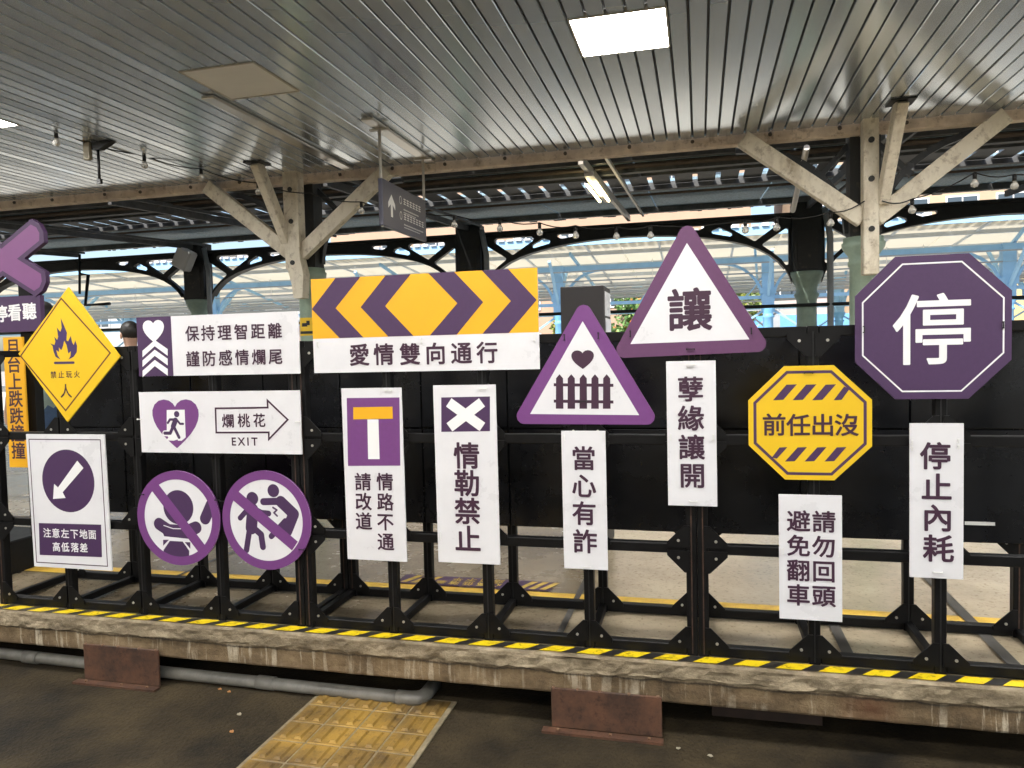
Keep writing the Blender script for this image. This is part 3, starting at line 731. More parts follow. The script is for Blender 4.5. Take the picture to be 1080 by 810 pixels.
# ================================================================== DISPLAY FRAMES
CELL = .4425; FY, BY = 3.0765, 3.5165; PWD = .042
ZL = [ZT+.025, ZT+.44, ZT+.8825, ZT+1.325-.021]
def gusset(bm, x, y, z, sx, sz, L=.075, th=.006, face=-1):
    h = PWD/2; ys = y+face*(h+.0012)
    pts = [(x+sx*h*.3, z+sz*h*.3), (x+sx*(h+L), z+sz*h*.3), (x+sx*(h+L), z+sz*(h+.006)), (x+sx*(h+.006), z+sz*(h+L)), (x+sx*h*.3, z+sz*(h+L))]
    plate(bm, pts, ys+face*th if face < 0 else ys, ys if face < 0 else ys+th, 0)
    yb = ys+face*th
    for a, b in ((h+.03, h+.014), ):
        c = (x+sx*a, z+sz*b); tube(bm, [(c[0], yb+.0005 if face < 0 else yb-.0005, c[1]), (c[0], yb+face*.003, c[1])], .006, 8, mi=1)
def frame(x0, label, first=False, ncell=4):
    t = thing('display_frame', label, 'display frame', (x0+CELL*ncell/2, (FY+BY)/2, ZT), 'black modular display frames along the platform edge')
    xe = [x0+PWD/2+.0015] + [x0+CELL*i for i in range(1, ncell)] + [x0+CELL*ncell-PWD/2-.0015]
    h = PWD/2
    for i, x in enumerate(xe):
        for y, face in ((FY, -1), (BY, -1)):
            bm = new(); box(bm, x-h, x+h, y-h, y+h, ZT+.0005, ZL[3]+h, 0, .003)
            box(bm, x-.0025, x+.0025, y-h-.0012, y-h+.001, ZT+.01, ZL[3], 1)
            p = obj('post', bm, ['black_metal', 'rust_edge' if i in (0, ncell) else 'cable'], t)
            for zi, z in enumerate(ZL):
                bm = new()
                for sx in (-1, 1):
                    if (i == 0 and sx < 0) or (i == ncell and sx > 0): continue
                    for sz in ((1,) if zi == 0 else (-1,) if zi == 3 else (-1, 1)):
                        if y == BY and zi == 3: continue
                        if zi == 1 and sz < 0 and 0 < i < ncell: continue
                        gusset(bm, x, y, z, sx, sz, face=face)
                if len(bm.verts): obj('gusset', bm, ['black_metal', 'bolt'], p)
                else: bm.free()
        for zi, z in enumerate((ZL[0], ZL[3])):
            bm = new(); box(bm, x-h*.8, x+h*.8, FY+h+.001, BY-h-.001, z-h*.8, z+h*.8, 0, .003); obj('depth_bar', bm, 'black_metal', t)
    for zi, z in enumerate(ZL):
        for y in (FY, BY):
            bm = new()
            for i in range(ncell):
                if first and i == 0 and zi == 3: continue
                box(bm, xe[i]+h+.0005, xe[i+1]-h-.0005, y-h*.95, y+h*.95, z-h*.95, z+h*.95, 0, .003)
            obj('rail', bm, 'black_metal', t)
    # black boards on the back, upper two rows
    for i in range(ncell):
        for j in range(2):
            bm = new(); ins = .006
            z0 = (ZL[1]-.035 if j == 0 else ZL[2]+.004); z1 = (ZL[2]-.004 if j == 0 else ZL[3]+.018)
            box(bm, x0+CELL*i+.003, x0+CELL*(i+1)-.003, BY-h-.022, BY-h-.0095, z0, z1, 0, .002)
            bmesh.ops.rotate(bm, verts=bm.verts, cent=(x0+CELL*(i+.5), BY-h-.015, (z0+z1)/2), matrix=Matrix.Rotation(R(random.uniform(-.5, .5)), 3, 'X') @ Matrix.Rotation(R(random.uniform(-.5, .5)), 3, 'Z'))
            obj('panel', bm, 'black_panel', t)
FX = -.0205
frame(FX-8*CELL, 'black metal display frame at the left behind the diamond, notice and round signs', True)
frame(FX-4*CELL, 'black metal display frame in the middle behind the chevron and tall strip signs')
frame(FX, 'black metal display frame at the right behind the octagon signs', ncell=3)

# ================================================================== SIGNS
z1 = zm(0, 220, 3.24); z3 = zm(300, 260, 3.6); z4 = zm(330, 400, 2.892); z5 = zm(540, 220, 3.2414); z6 = zm(690, 370, 2.613)
z7 = zm(860, 250, 3.24); z8 = zm(800, 430, 2.132); ze = zm(145, 410, 6.17); zr_ = zm(140, 480, 5.4); zn = zm(30, 455, 5.4); zd = zm(20, 300, 5.4)
def text(t, f, items, h, m='ink', bold=.02, level=2, name='lettering'):
    A = Art(SY, level)
    for ch, x, y in items: A.char(ch, f(x, y), em_at(f, x, y, h), bold)
    return A.done(name, m, t)
def col(txt, xs, ys): return [(c, x, y) for c, x, y in zip(txt, xs, ys)]

# two way chevron board
SB = -1.687; 
t = board('chevron_sign', 'wide yellow board with purple chevrons over a white strip of characters', rect(-1.687, -.648, 1.494, 1.915), 'white_sheet')
A = Art(SY, 0); A.poly(rect(-1.687, -.648, 1.648, 1.915)); A.done('yellow_field', 'yellow', t)
A = Art(SY, 1)
zt_, zb_ = 1.9149, 1.6482; zm_ = (zt_+zb_)/2
for pts in ([(195, 122), (290, 113), (195, 230), (300, 346), (210, 349), (105, 237)], [(385, 110), (480, 105), (383, 225), (490, 340), (395, 344), (290, 228)],
            [(547, 103), (645, 98), (755, 212), (655, 334), (553, 337), (657, 215)], [(750, 95), (850, 88), (958, 205), (852, 327), (752, 330), (860, 207)]):
    q = [z3(*p) for p in pts]; q = [(a, zt_ if b > 1.87 else zb_ if b < 1.69 else zm_) for a, b in q]; A.poly(q)
A.done('chevron', 'purple_dark', t)
text(t, z3, col('愛情雙向通行', [285, 378, 477, 574, 672, 770], [411, 409, 408, 406, 404, 402]), 86, bold=.024)
ties(t, [z3(127, 373), z3(521, 357), z3(950, 347)], horiz=False)

# keep distance board
t = board('distance_sign', 'white board with purple heart and chevron block above the EXIT board', rect(-2.62, -1.76, 1.493, 1.776), 'white_sheet')
A = Art(SY, 0); A.poly(rect(-2.6199, -2.427, 1.4931, 1.7759)); A.done('purple_block', 'purple_dark', t)
A = Art(SY, 1); A.heart(z1(526, 419), .072*3.24*1.02/3.24*1.6, .105)
for dy in (0, 33, 68): 
    A.poly([z1(488, 486+dy), z1(530, 449+dy), z1(574, 480+dy), z1(574, 503+dy), z1(530, 470+dy), z1(488, 508+dy)])
A.done('heart_and_arrows', 'print_white', t)
text(t, z1, col('保持理智距離', [658, 712, 768, 825, 882, 940], [427, 425, 423, 421, 419, 417]), 56, bold=.018)
text(t, z1, col('謹防感情爛尾', [660, 715, 771, 828, 885, 942], [514, 512, 510, 508, 507, 505]), 56, bold=.018)

# exit board
t = board('exit_sign', 'white board with running figure in a purple heart and an arrow reading EXIT', rect(-2.629, -1.762, 1.125, 1.417), 'white_sheet')
def L6(f, a): return (Vector(f(500, 200)) - Vector(f(500+a, 200))).length
A = Art(SY, 0); c = ze(249, 225); A.heart(ze(249, 228), L6(ze, 318), em_at(ze, 249, 228, 318)); A.done('heart', 'purple', t)
A = Art(SY, 1); A.poly([ze(*p) for p in ((190, 138), (308, 136), (314, 316), (288, 338), (262, 338), (262, 330), (235, 338), (186, 336), (200, 318), (190, 300))])
A.stroke([ze(215, 290), ze(178, 290)], L6(ze, 34)); A.done('doorway', 'print_white', t)
A = Art(SY, 2); A.circ(ze(256, 165), L6(ze, 18)); w = L6(ze, 1)
for pts, ww in (([(248, 205), (233, 245)], 32), ([(240, 200), (212, 200), (198, 222)], 14), ([(255, 200), (278, 228), (298, 228)], 13), ([(236, 245), (255, 283), (271, 316)], 19), ([(232, 245), (214, 289), (177, 289)], 19)): A.stroke([ze(*p) for p in pts], w*ww)
A.done('running_figure', 'purple_dark', t)
A = Art(SY, 1); A.loop([ze(*p) for p in ((510, 127), (852, 122), (850, 75), (982, 200), (858, 328), (858, 283), (514, 285))], w*10); A.done('arrow', 'ink', t)
text(t, ze, col('爛桃花', [592, 695, 796], [208, 206, 204]), 94, bold=.016)
A = Art(SY, 2)
for ch, x in zip('EXIT', (630, 679, 722, 765)): A.char(ch, ze(x, 343), em_at(ze, x, 343, 74), .018)
A.done('lettering', 'ink', t); ties(t, [ze(12, 198), ze(1050, 214)])

# round prohibition signs
def round_sign(label, c, r, ri):
    n = 72; return board('round_sign', label, [(c[0]+r*math.cos(2*math.pi*i/n), c[1]+r*math.sin(2*math.pi*i/n)) for i in range(n)], 'white_sheet', edge='purple')
W8 = (Vector(zr_(300, 300)) - Vector(zr_(301, 300))).length
c = (-2.437, .810); t = round_sign('round purple prohibition sign showing a baby being fed', c, .229, .188)
A = Art(SY, 0)
A.circ(zr_(260, 297), W8*85); A.stroke([zr_(152, 392), zr_(205, 428), zr_(312, 434), zr_(360, 413)], W8*62); A.poly([zr_(*p) for p in ((165, 425), (205, 400), (320, 410), (375, 425), (345, 470), (330, 478), (180, 462))])
A.stroke([zr_(445, 285), zr_(412, 362)], W8*58)
A.poly([zr_(*p) for p in ((212, 488), (285, 492), (322, 545), (320, 590), (180, 585), (176, 540))]); A.poly([zr_(*p) for p in ((174, 482), (207, 482), (174, 516))]); A.poly([zr_(*p) for p in ((328, 496), (296, 495), (328, 534))])
A.done('baby_symbol', 'purple_dark', t)
A = Art(SY, 0); A.k = 100; A.stroke([zr_(178, 400), zr_(230, 418), zr_(300, 420)], 0.004)
A.done('collar_line', 'print_white', t)
A = Art(SY, 1); A.ring(c, .187, .2289); A.stroke([zr_(128, 182), zr_(395, 535)], W8*52, round_=False); A.done('ring_and_bar', 'purple', t)
ties(t, [zr_(55, 222), zr_(480, 255)], 'black_zip')
c = (-1.961, .815); t = round_sign('round purple prohibition sign showing two figures pushing', c, .232, .191)
A = Art(SY, 0); A.circ(zr_(682, 247), W8*32); A.circ(zr_(802, 202), W8*31)
for pts, ww in (([(745, 265), (850, 262)], 34), ([(845, 265), (918, 335), (880, 430)], 56), ([(870, 375), (790, 462)], 28), ([(684, 310), (676, 415)], 62), ([(690, 305), (735, 328), (775, 332)], 28), ([(655, 310), (612, 358)], 26), ([(668, 410), (648, 540)], 30), ([(690, 415), (732, 452), (742, 522)], 32), ([(800, 298), (822, 312), (806, 328), (824, 346)], 9)): A.stroke([zr_(*p) for p in pts], W8*ww)
A.done('figures_symbol', 'purple_dark', t)
A = Art(SY, 1); A.ring(c, .190, .2319); A.stroke([zr_(580, 225), zr_(925, 517)], W8*54, round_=False); A.done('ring_and_bar', 'purple', t)
ties(t, [zr_(510, 262), zr_(962, 536)], 'black_zip')

# step notice
t = board('notice_sign', 'white upright notice with a purple disc and an arrow pointing down left', rect(-3.305, -2.832, .534, 1.212), 'white_sheet')
A = Art(SY, 0); A.loop(rect(-3.288, -2.856, .556, 1.186), .005); A.done('border_line', 'ink', t)
A = Art(SY, 0); A.circ(zn(231, 281), .158); A.poly([zn(62, 521), zn(417, 530), zn(420, 716), zn(65, 703)]); A.done('disc_and_block', 'purple_dark', t)
A = Art(SY, 1); A.poly([zn(*p) for p in ((285, 165), (320, 207), (200, 345), (217, 378), (145, 383), (152, 297), (174, 318))]); A.done('arrow', 'print_white', t)
text(t, zn, col('注意左下地面', [110, 160, 212, 265, 317, 367], [576, 578, 580, 582, 584, 586]) + col('高低落差', [162, 213, 267, 318], [656, 658, 660, 662]), 56, 'print_white', .018)

# fire diamond
P = [px(73, 303), px(127, 376), px(71, 445), px(20, 373)]
t = board('fire_sign', 'yellow diamond sign with a purple flame', P, 'yellow2', edge='yellow2')
A = Art(SY, 0); A.loop([zd(*p) for p in ((247, 80), (523, 390), (267, 718), (13, 408))], .0075); A.done('border_line', mat('dark_red_print', (.10, .025, .02), .5), t)
fl = [(240, 428), (212, 412), (200, 380), (196, 352), (182, 335), (206, 345), (212, 325), (205, 297), (222, 316), (228, 298), (220, 244), (240, 270), (248, 248), (243, 190), (262, 235), (278, 275), (275, 318), (284, 324), (300, 292), (307, 330), (316, 345), (325, 318), (335, 350), (333, 385), (315, 412), (285, 428), (297, 408), (299, 380), (285, 394), (275, 345), (262, 320), (255, 352), (245, 375), (231, 358), (233, 386), (217, 374), (223, 402)]
A = Art(SY, 0); A.poly([zd(*p) for p in fl]); A.stroke([zd(208, 447), zd(314, 445)], L6(zd, 12)); A.done('flame', mat('navy_purple_print', lin(62, 44, 92), .5), t)
A = Art(SY, 1)
for ch, x, y, h in (('禁', 200, 514, 43), ('止', 244, 513, 43), ('玩', 288, 512, 43), ('火', 333, 511, 43), ('人', 270, 606, 84)): A.char(ch, zd(x, y), em_at(zd, x, y, h), .012)
A.done('lettering', 'ink', t)

# tall strips
t = board('dead_end_sign', 'tall white sign with a purple square holding a yellow and white T', rect(-1.554, -1.267, .652, 1.424), 'white_sheet')
A = Art(SY, 0); A.poly([z4(105, 57), z4(266, 55), z4(268, 263), z4(108, 264)]); A.done('purple_square', 'purple', t)
A = Art(SY, 1); A.poly([z4(125, 85), z4(245, 83), z4(246, 120), z4(125, 122)]); A.done('yellow_bar', 'yellow', t)
A = Art(SY, 1); A.poly([z4(168, 122), z4(202, 122), z4(205, 243), z4(170, 243)]); A.done('white_stem', 'print_white', t)
text(t, z4, col('情路不通', [221, 222, 222, 223], [312, 373, 434, 495]) + col('請改道', [154, 155, 156], [312, 372, 432]), 56)
ties(t, [z4(233, 33)], L=.03); ties(t, [z4(110, 470)], horiz=False, L=.03)
t = board('cross_sign', 'tall white sign with a white X on a dark purple block', rect(-1.119, -.840, .659, 1.432), 'white_sheet')
A = Art(SY, 0); A.poly([z4(393, 55), z4(541, 52), z4(541, 158), z4(393, 160)]); A.done('purple_block', 'purple_dark', t)
A = Art(SY, 1); A.stroke([z4(416, 70), z4(518, 145)], L6(z4, 30), round_=False); A.stroke([z4(517, 70), z4(418, 146)], L6(z4, 30), round_=False); A.done('white_cross', 'print_white', t)
text(t, z4, col('情勒禁止', [470, 471, 472, 473], [232, 316, 401, 486]), 84, bold=.024)
ties(t, [z4(519, 28)], L=.03); ties(t, [z4(390, 478)], horiz=False, L=.03)
t = board('strip_sign', 'narrow white strip under the fence triangle with four characters', rect(-.562, -.379, .658, 1.236), 'white_sheet')
text(t, z4, col('當心有詐', [826, 827, 828, 830], [240, 324, 408, 494]), 76, bold=.022)
ties(t, [z4(836, 573)], L=.03); ties(t, [z4(767, 178), z4(887, 172)], horiz=False, L=.02)
t = board('strip_sign', 'narrow white strip under the large triangle with four characters', rect(-.131, .060, .936, 1.516), 'white_sheet')
text(t, z6, col('孽緣讓開', [100, 101, 103, 105], [105, 185, 265, 343]), 72, bold=.022)
ties(t, [z6(100, 38), z6(108, 415)], L=.028); ties(t, [z6(46, 238), z6(163, 238)], horiz=False)
t = board('strip_sign', 'wider white strip under the yellow octagon with eight characters in two columns', rect(.290, .518, .501, .991), 'white_sheet')
text(t, z6, col('避免翻車', [397]*4, [468, 536, 604, 672]) + col('請勿回頭', [467]*4, [470, 539, 607, 675]), 62, bold=.022)
ties(t, [z6(355, 552), z6(510, 560)], horiz=False)
t = board('strip_sign', 'white strip under the purple octagon with four characters', rect(.754, .933, .689, 1.268), 'white_sheet')
text(t, z8, col('停止內耗', [397, 400, 402, 404], [108, 178, 247, 316]), 64, bold=.024)
ties(t, [z8(403, 370)], L=.03); ties(t, [z8(345, 78), z8(345, 92), z8(449, 74), z8(449, 88)], horiz=False, L=.012)

# triangles
P = rounded([px(615.5, 313.5), px(697, 448), px(539, 447)], .032)
t = board('triangle_sign', 'smaller purple bordered triangle sign with a heart over a picket fence', P, 'purple', edge='purple_mid')
A = Art(SY, 0); A.poly([z5(242, 385), z5(62, 702), z5(435, 706)]); A.done('white_field', 'white_sheet', t)
A = Art(SY, 1); A.heart(z5(242, 516), L6(z5, 82), em_at(z5, 242, 516, 64)); A.done('heart', 'ink', t)
A = Art(SY, 1)
for x in (163, 203, 244, 284, 324): A.poly([z5(x-13, 684), z5(x+13, 684), z5(x+12, 580), z5(x, 566), z5(x-12, 580)])
A.stroke([z5(143, 602), z5(347, 604)], L6(z5, 11), round_=False); A.stroke([z5(143, 658), z5(347, 661)], L6(z5, 11), round_=False); A.done('picket_fence', 'ink', t)
ties(t, [z5(180, 440), z5(296, 434)], 'black_zip', horiz=False); ties(t, [z5(242, 658)], 'black_zip', L=.03)
P = rounded([px(724.5, 229.5), px(815, 370.5), px(644, 378)], .032)
t = board('triangle_sign', 'larger purple bordered triangle sign with one bold character', P, 'purple_mid', edge='purple_mid')
A = Art(SY, 0); A.poly([z5(598, 118), z5(405, 463), z5(812, 447)]); A.done('white_field', 'white_sheet', t)
text(t, z5, [('讓', 607, 345)], 152, bold=.025, level=1)
ties(t, [z5(405, 428), z5(818, 418)], 'black_zip', horiz=False); ties(t, [z5(610, 480)], 'black_zip', L=.03)

# octagons
def octo(cx, cz, w, h, k): 
    a, b = w/2, h/2; c, d = a*k, b*k
    return [(cx-c, cz+b), (cx+c, cz+b), (cx+a, cz+d), (cx+a, cz-d), (cx+c, cz-b), (cx-c, cz-b), (cx-a, cz-d), (cx-a, cz+d)]
t = board('octagon_sign', 'yellow octagon sign with purple diagonal bars above and below its characters', octo(.403, 1.269, .444, .44, .40), 'yellow2', edge='yellow2')
A = Art(SY, 0); A.loop(octo(.403, 1.269, .396, .392, .40), .011)
for x in (364, 418, 472): A.poly([z6(x, 93), z6(x+29, 92), z6(x-9, 135), z6(x-37, 136)])
A.poly([z6(523, 98), z6(538, 105), z6(516, 135), z6(494, 136)])
for x0, x1, b0, b1 in ((395, 421, 360, 387), (449, 475, 414, 441), (503, 530, 469, 496), (345, 367, 322, 335)): A.poly([z6(x0, 266), z6(x1, 265), z6(b1, 304), z6(b0, 305)] if b0 > 330 else [z6(x0, 266), z6(x1, 265), z6(338, 297), z6(324, 294)])
A.done('border_and_bars', 'purple_dark', t)
text(t, z6, col('前任出沒', [330, 397, 464, 530], [203, 204, 204, 204]), 64, bold=.02)
ties(t, [z6(424, 60)], 'black_zip', L=.03)
t = board('octagon_sign', 'large purple octagon sign with one white character', octo(.827, 1.622, .52, .528, .47), 'purple_dark', edge='purple_dark')
A = Art(SY, 0); A.loop(octo(.827, 1.622, .468, .47, .42), .0055); A.done('border_line', 'print_white', t)
text(t, z7, [('停', 398, 315)], 258, 'print_white', bold=.010, level=1)
ties(t, [z7(165, 316), z7(641, 300)], 'black_zip', horiz=False)

# railway crossing sign standing behind the frames at the far left
YB = 3.62
t = thing('crossing_sign', 'purple crossbuck sign on a black pole with a yellow strip at the far left', 'sign', (-4.05, YB+.05, ZT))
q = on_y(2, 274, YB); hw = .30; th = R(30); w = .165
def xpoly(hw, w, cut):
    pts = []
    u = Vector((math.cos(th), math.sin(th))); v = Vector((math.cos(th), -math.sin(th)))
    L_ = hw/math.cos(th)
    def arm(d, sgn): 
        n_ = Vector((-d.y, d.x)); e = d*L_
        return [e - n_*w/2 - d*cut, e - n_*w/2*.35, e + n_*w/2*.35, e + n_*w/2 - d*cut]
    kx = w/2/math.sin(th); kz = w/2/math.cos(th)
    a1 = arm(u, 1); a2 = arm(-v, 1); a3 = arm(-u, 1); a4 = arm(v, 1)
    out = [Vector((kx, 0))] + a1 + [Vector((0, kz))] + a2 + [Vector((-kx, 0))] + a3 + [Vector((0, -kz))] + a4
    return [(q.x+p.x, q.z+p.y) for p in out]
bm = plate(new(), xpoly(hw, w, .03), YB, YB+.03); obj('crossbuck', bm, 'purple_dark', t)
A = Art(YB, 0); A.poly(xpoly(hw-.024, w-.052, .025)); A.done('crossbuck_face', mat('lilac_print', lin(124, 76, 124), .5, var=.04, scale=9), t)
a = on_y(41, 311, YB); b = on_y(40, 349, YB); bm = plate(new(), rect(a.x-.39, a.x, b.z, a.z), YB+.006, YB+.035); obj('name_plate', bm, 'purple_dark', t)
A = Art(YB+.006, 0)
for ch, x, y in (('停', 0, 331), ('看', 14.5, 329.5), ('聽', 30, 328)):
    p = on_y(x, y, YB); A.char(ch, (p.x, p.z), .105, .026)
A.done('lettering', 'print_white', t)
a = on_y(3, 356, YB); b = on_y(26, 493, YB)
bm = plate(new(), rect(a.x, a.x+.145, b.z, a.z), YB+.0, YB+.012); obj('yellow_strip', bm, 'yellow', t)
A = Art(YB, 0)
for i, ch in enumerate('月台上跌跌撞撞'):
    p = on_y(15, 366+18.2*i, YB); A.char(ch, (a.x+.0725, p.z), .108, .02)
A.done('lettering', 'ink', t)
bm = new(); box(bm, a.x+.09, a.x+.175, YB+.04, YB+.10, ZT+.2, a.z+.4); obj('pole', bm, 'black_metal', t)
bm = new(); box(bm, -4.42, -3.97, 3.46, 3.84, ZT+.001, ZT+.20, 0, .008); obj('base', bm, 'black_metal', t)

# ================================================================== OBJECTS ROUND THE PLATFORM
for lb, x0, x1, z0, z1, fl in (('brown rusty steel plate under the platform edge beside the grey pipe', -2.955, -2.525, .02, .185, 1), ('brown rusty steel plate under the platform edge right of the tactile strip', -.615, -.165, .02, .175, 1)):
    t = thing('rusty_plate', lb, 'steel plate', ((x0+x1)/2, 3.0, 0))
    bm = new(); box(bm, x0, x1, 2.962, 2.974, .012, z1, 0, .002); obj('plate', bm, 'rust', t)
    bm = new(); v = box(bm, x0-.035, x1+.005, 2.92, 2.961, .001, .011); obj('foot', bm, 'rust', t)
    rb = mat('rusty_bolt', (.16, .09, .05), .7)
    for x in (x0+.03, (x0+x1)/2+.02, x1-.05): bm = new(); tube(bm, [(x, 2.94, .011), (x, 2.94, .018)], .007, 6); obj('bolt', bm, rb, t)
    for x in (x0+.01, x0+.11, x0+.2, x0+.32, x1-.015): bm = new(); tube(bm, [(x, 2.968, z1-.004), (x, 2.968, z1+.004)], .007, 6); obj('weld', bm, rb, t)
bm = new(); box(bm, .03, .46, 3.14, 3.15, .035, .13); tag(obj('rusty_plate', bm, 'rust_shaded'), 'shaded rusty plate half hidden beneath the platform edge at the right', 'steel plate')
t = thing('drain_pipe', 'grey plastic pipe lying along the ground under the platform edge', 'pipe', (-3, 3.1, 0))
bm = new(); tube(bm, [(-7.5, 3.22, .034), (-3.7, 3.10, .034), (-2.5, 3.06, .034), (-1.33, 3.04, .034)], .028, 16); obj('straight_pipe', bm, 'pvc', t)
bm = new(); tube(bm, [(-1.335, 3.04, .034), (-1.27, 3.04, .034), (-1.243, 3.046, .034), (-1.224, 3.064, .034), (-1.218, 3.10, .034), (-1.216, 3.2, .034)], .0315, 16); obj('elbow', bm, 'pvc', t)
for xa in (-2.05, -3.45):
    bm = new(); ya = 3.04+(-1.33-xa)*.0215; tube(bm, [(xa, ya, .034), (xa+.09, ya-.002, .034)], .0315, 16); obj('sleeve', bm, 'pvc', t)
# litter
spots = [(-2.22, 3.0, 'r'), (-2.16, 2.985, 'r'), (-1.98, 2.80, 'p'), (-.10, 2.90, 'p'), (.02, 2.87, 'p'), (.60, 2.66, 'p'), (-1.92, 2.66, 'r')]
for x, y, k in spots:
    bm = new(); n = 9; a0 = random.random()*6; r = random.uniform(.006, .010)
    top = [(x+r*(1+.4*math.sin(5*i+a0))*math.cos(2*math.pi*i/n+a0)*1.5, y+r*math.sin(2*math.pi*i/n+a0), .004+.006*abs(math.sin(i*1.7+a0))) for i in range(n)]
    f = bm.faces.new([bm.verts.new(p) for p in top]); rr = bmesh.ops.extrude_face_region(bm, geom=[f]); bmesh.ops.translate(bm, vec=(0, 0, .003), verts=[g for g in rr['geom'] if isinstance(g, bmesh.types.BMVert)])
    tag(obj('dry_leaf', bm, 'leaf_red' if k == 'r' else 'leaf_pale'), 'small curled reddish brown leaf on the dark asphalt' if k == 'r' else 'small pale scrap of litter on the dark asphalt', 'litter', 'reddish leaves on the asphalt' if k == 'r' else 'pale scraps on the asphalt')

# black cabinet behind the boards
t = thing('cabinet', 'black cabinet with white notices on its side behind the fence triangle', 'cabinet', (-.70, 4.75, ZT))
bm = new(); box(bm, -.84, -.57, 4.6, 4.95, ZT+.001, 1.965, 0, .004); obj('body', bm, mat('brown_black_cabinet', (.022, .018, .018), .55, var=.15), t)
bm = new(); box(bm, -.5685, -.564, 4.64, 4.90, 1.78, 1.93); box(bm, -.5685, -.564, 4.66, 4.92, 1.60, 1.765); obj('notice', bm, 'white_sheet', t)
# yellow sticker on the left column
t = thing('camera_sticker', 'small yellow camera warning sticker on the left green column', 'sticker', (-4.23, 7.46, 1.95))
bm = new()
def band(bm, cx, cy, r, a0, a1, z0, z1, n=8):
    for i in range(n):
        b0 = a0+(a1-a0)*i/n; b1 = a0+(a1-a0)*(i+1)/n
        bm.faces.new([bm.verts.new((cx+r*math.cos(k), cy+r*math.sin(k), z)) for k, z in ((b0, z0), (b1, z0), (b1, z1), (b0, z1))])
band(bm, -4.23, 7.58, .1275, R(225), R(315), 1.80, 2.00); obj('sticker_sheet', bm, 'yellow2', t)
bm = new(); band(bm, -4.23, 7.58, .129, R(248), R(280), 1.90, 1.94, 4); band(bm, -4.23, 7.58, .129, R(275), R(292), 1.915, 1.965, 3); band(bm, -4.23, 7.58, .129, R(232), R(308), 1.82, 1.85, 6); obj('camera_symbol', bm, 'cable', t)

# hanging direction sign
HX = -2.66
t = thing('hanging_sign', 'slate grey hanging sign with a white up arrow below the ceiling', 'hanging sign', (HX, 6.55, 2.69))
bm = new(); box(bm, HX-.02, HX+.02, 6.03, 7.08, 2.69, 3.095, 0, .004); obj('panel', bm, 'sign_grey', t)
for y in (6.11, 7.08):
    bm = new(); tube(bm, [(HX-.0, y-.06 if y < 6.5 else y+.012, 2.68 if y < 6.5 else 2.70), (HX, y-.06 if y < 6.5 else y+.012, ZC-.03)], .014, 8); obj('rod', bm, 'galv', t)
    bm = new(); yy = y-.06 if y < 6.5 else y+.012; box(bm, HX-.09, HX+.09, yy-.02, yy+.02, ZC-.045, ZC-.031); obj('clamp', bm, 'galv', t)
bm = new(); NOFIX.add(id(bm))
XS = HX+.0206
def side_poly(pts): 
    v = [bm.verts.new((XS, a, b)) for a, b in pts]
    for tr in tri_fill(pts):
        f = bm.faces.new([v[i] for i in tr]); f.normal_update()
        if f.normal.x < 0: f.normal_flip()
side_poly([(6.20, 2.79), (6.245, 2.79), (6.245, 2.90), (6.30, 2.86), (6.30, 2.91), (6.2225, 2.99), (6.145, 2.91), (6.145, 2.86), (6.20, 2.90)]); obj('arrow', bm, 'print_white', t)
# (the sign's small writing is too fine to read in the photograph: fine strokes only)
for z, h, n_, y0, st in ((2.955, .055, 6, 6.50, .075), (2.90, .018, 20, 6.50, .019), (2.875, .014, 18, 6.50, .017), (2.815, .055, 7, 6.50, .075), (2.762, .018, 26, 6.50, .019), (2.738, .014, 24, 6.50, .017)):
    bm = new(); NOFIX.add(id(bm))
    for i in range(n_):
        w_ = st*.75; y_ = y0+i*st
        if h > .03:
            for zz, hh in ((z, .008), (z+h*.4, .007), (z+h*.8, .008)): side_poly([(y_, zz), (y_+w_, zz), (y_+w_, zz+hh), (y_, zz+hh)])
            XS += .00002; side_poly([(y_+w_*.4, z+.001), (y_+w_*.55, z+.001), (y_+w_*.55, z+h), (y_+w_*.4, z+h)])
        else: side_poly([(y_, z), (y_+w_*.8, z), (y_+w_*.8, z+h*random.uniform(.5, .9)), (y_, z+h*.6)])
    obj('lettering', bm, 'print_white', t)
for z in (2.95, 2.81):
    bm = new(); NOFIX.add(id(bm))
    for r0, r1 in ((0, 2*math.pi),):
        n = 16; a_ = [bm.verts.new((XS, 6.43+.028*math.cos(q*2*math.pi/n), z+.03+.038*math.sin(q*2*math.pi/n))) for q in range(n)]; b_ = [bm.verts.new((XS, 6.43+.022*math.cos(q*2*math.pi/n), z+.03+.031*math.sin(q*2*math.pi/n))) for q in range(n)]
        for q in range(n): bm.faces.new([a_[q], a_[(q+1) % n], b_[(q+1) % n], b_[q]])
    obj('ring_symbol', bm, 'print_white', t)

# string lights
def string_light(label, ptspx, extra=()):
    pts = [on_y(a, b, y) for a, b, y in ptspx]
    t = thing('string_light', label, 'string light', tuple(pts[0]), 'bulb strings along the ceiling edge')
    w = []
    for a, b in zip(pts, pts[1:]):
        for k in range(5): q = a.lerp(b, k/5); q.z -= .03*math.sin(math.pi*k/5); w.append(q)
    w.append(pts[-1])
    bm = new(); tube(bm, w, .006, 5); obj('wire', bm, 'cable', t)
    for p in pts[1:-1] if not extra else pts:
        bm = new(); tube(bm, [p, p-Vector((0, 0, .055))], .017, 8); s = obj('socket', bm, 'socket', t)
        bm = new(); z = p.z-.055; lathe(bm, p.x, p.y, [(.012, z), (.018, z-.010), (.031, z-.032), (.033, z-.045), (.025, z-.063), (.005, z-.071)][::-1], 12); obj('bulb', bm, 'glass', s)
string_light('string of clear bulbs from the ceiling at the left to the left timber post', [(-30, 118, 5.05), (59, 139, 5.4), (152, 164, 6.25), (212, 178, 6.8), (272, 193, 7.15), (328, 204, 7.2)])
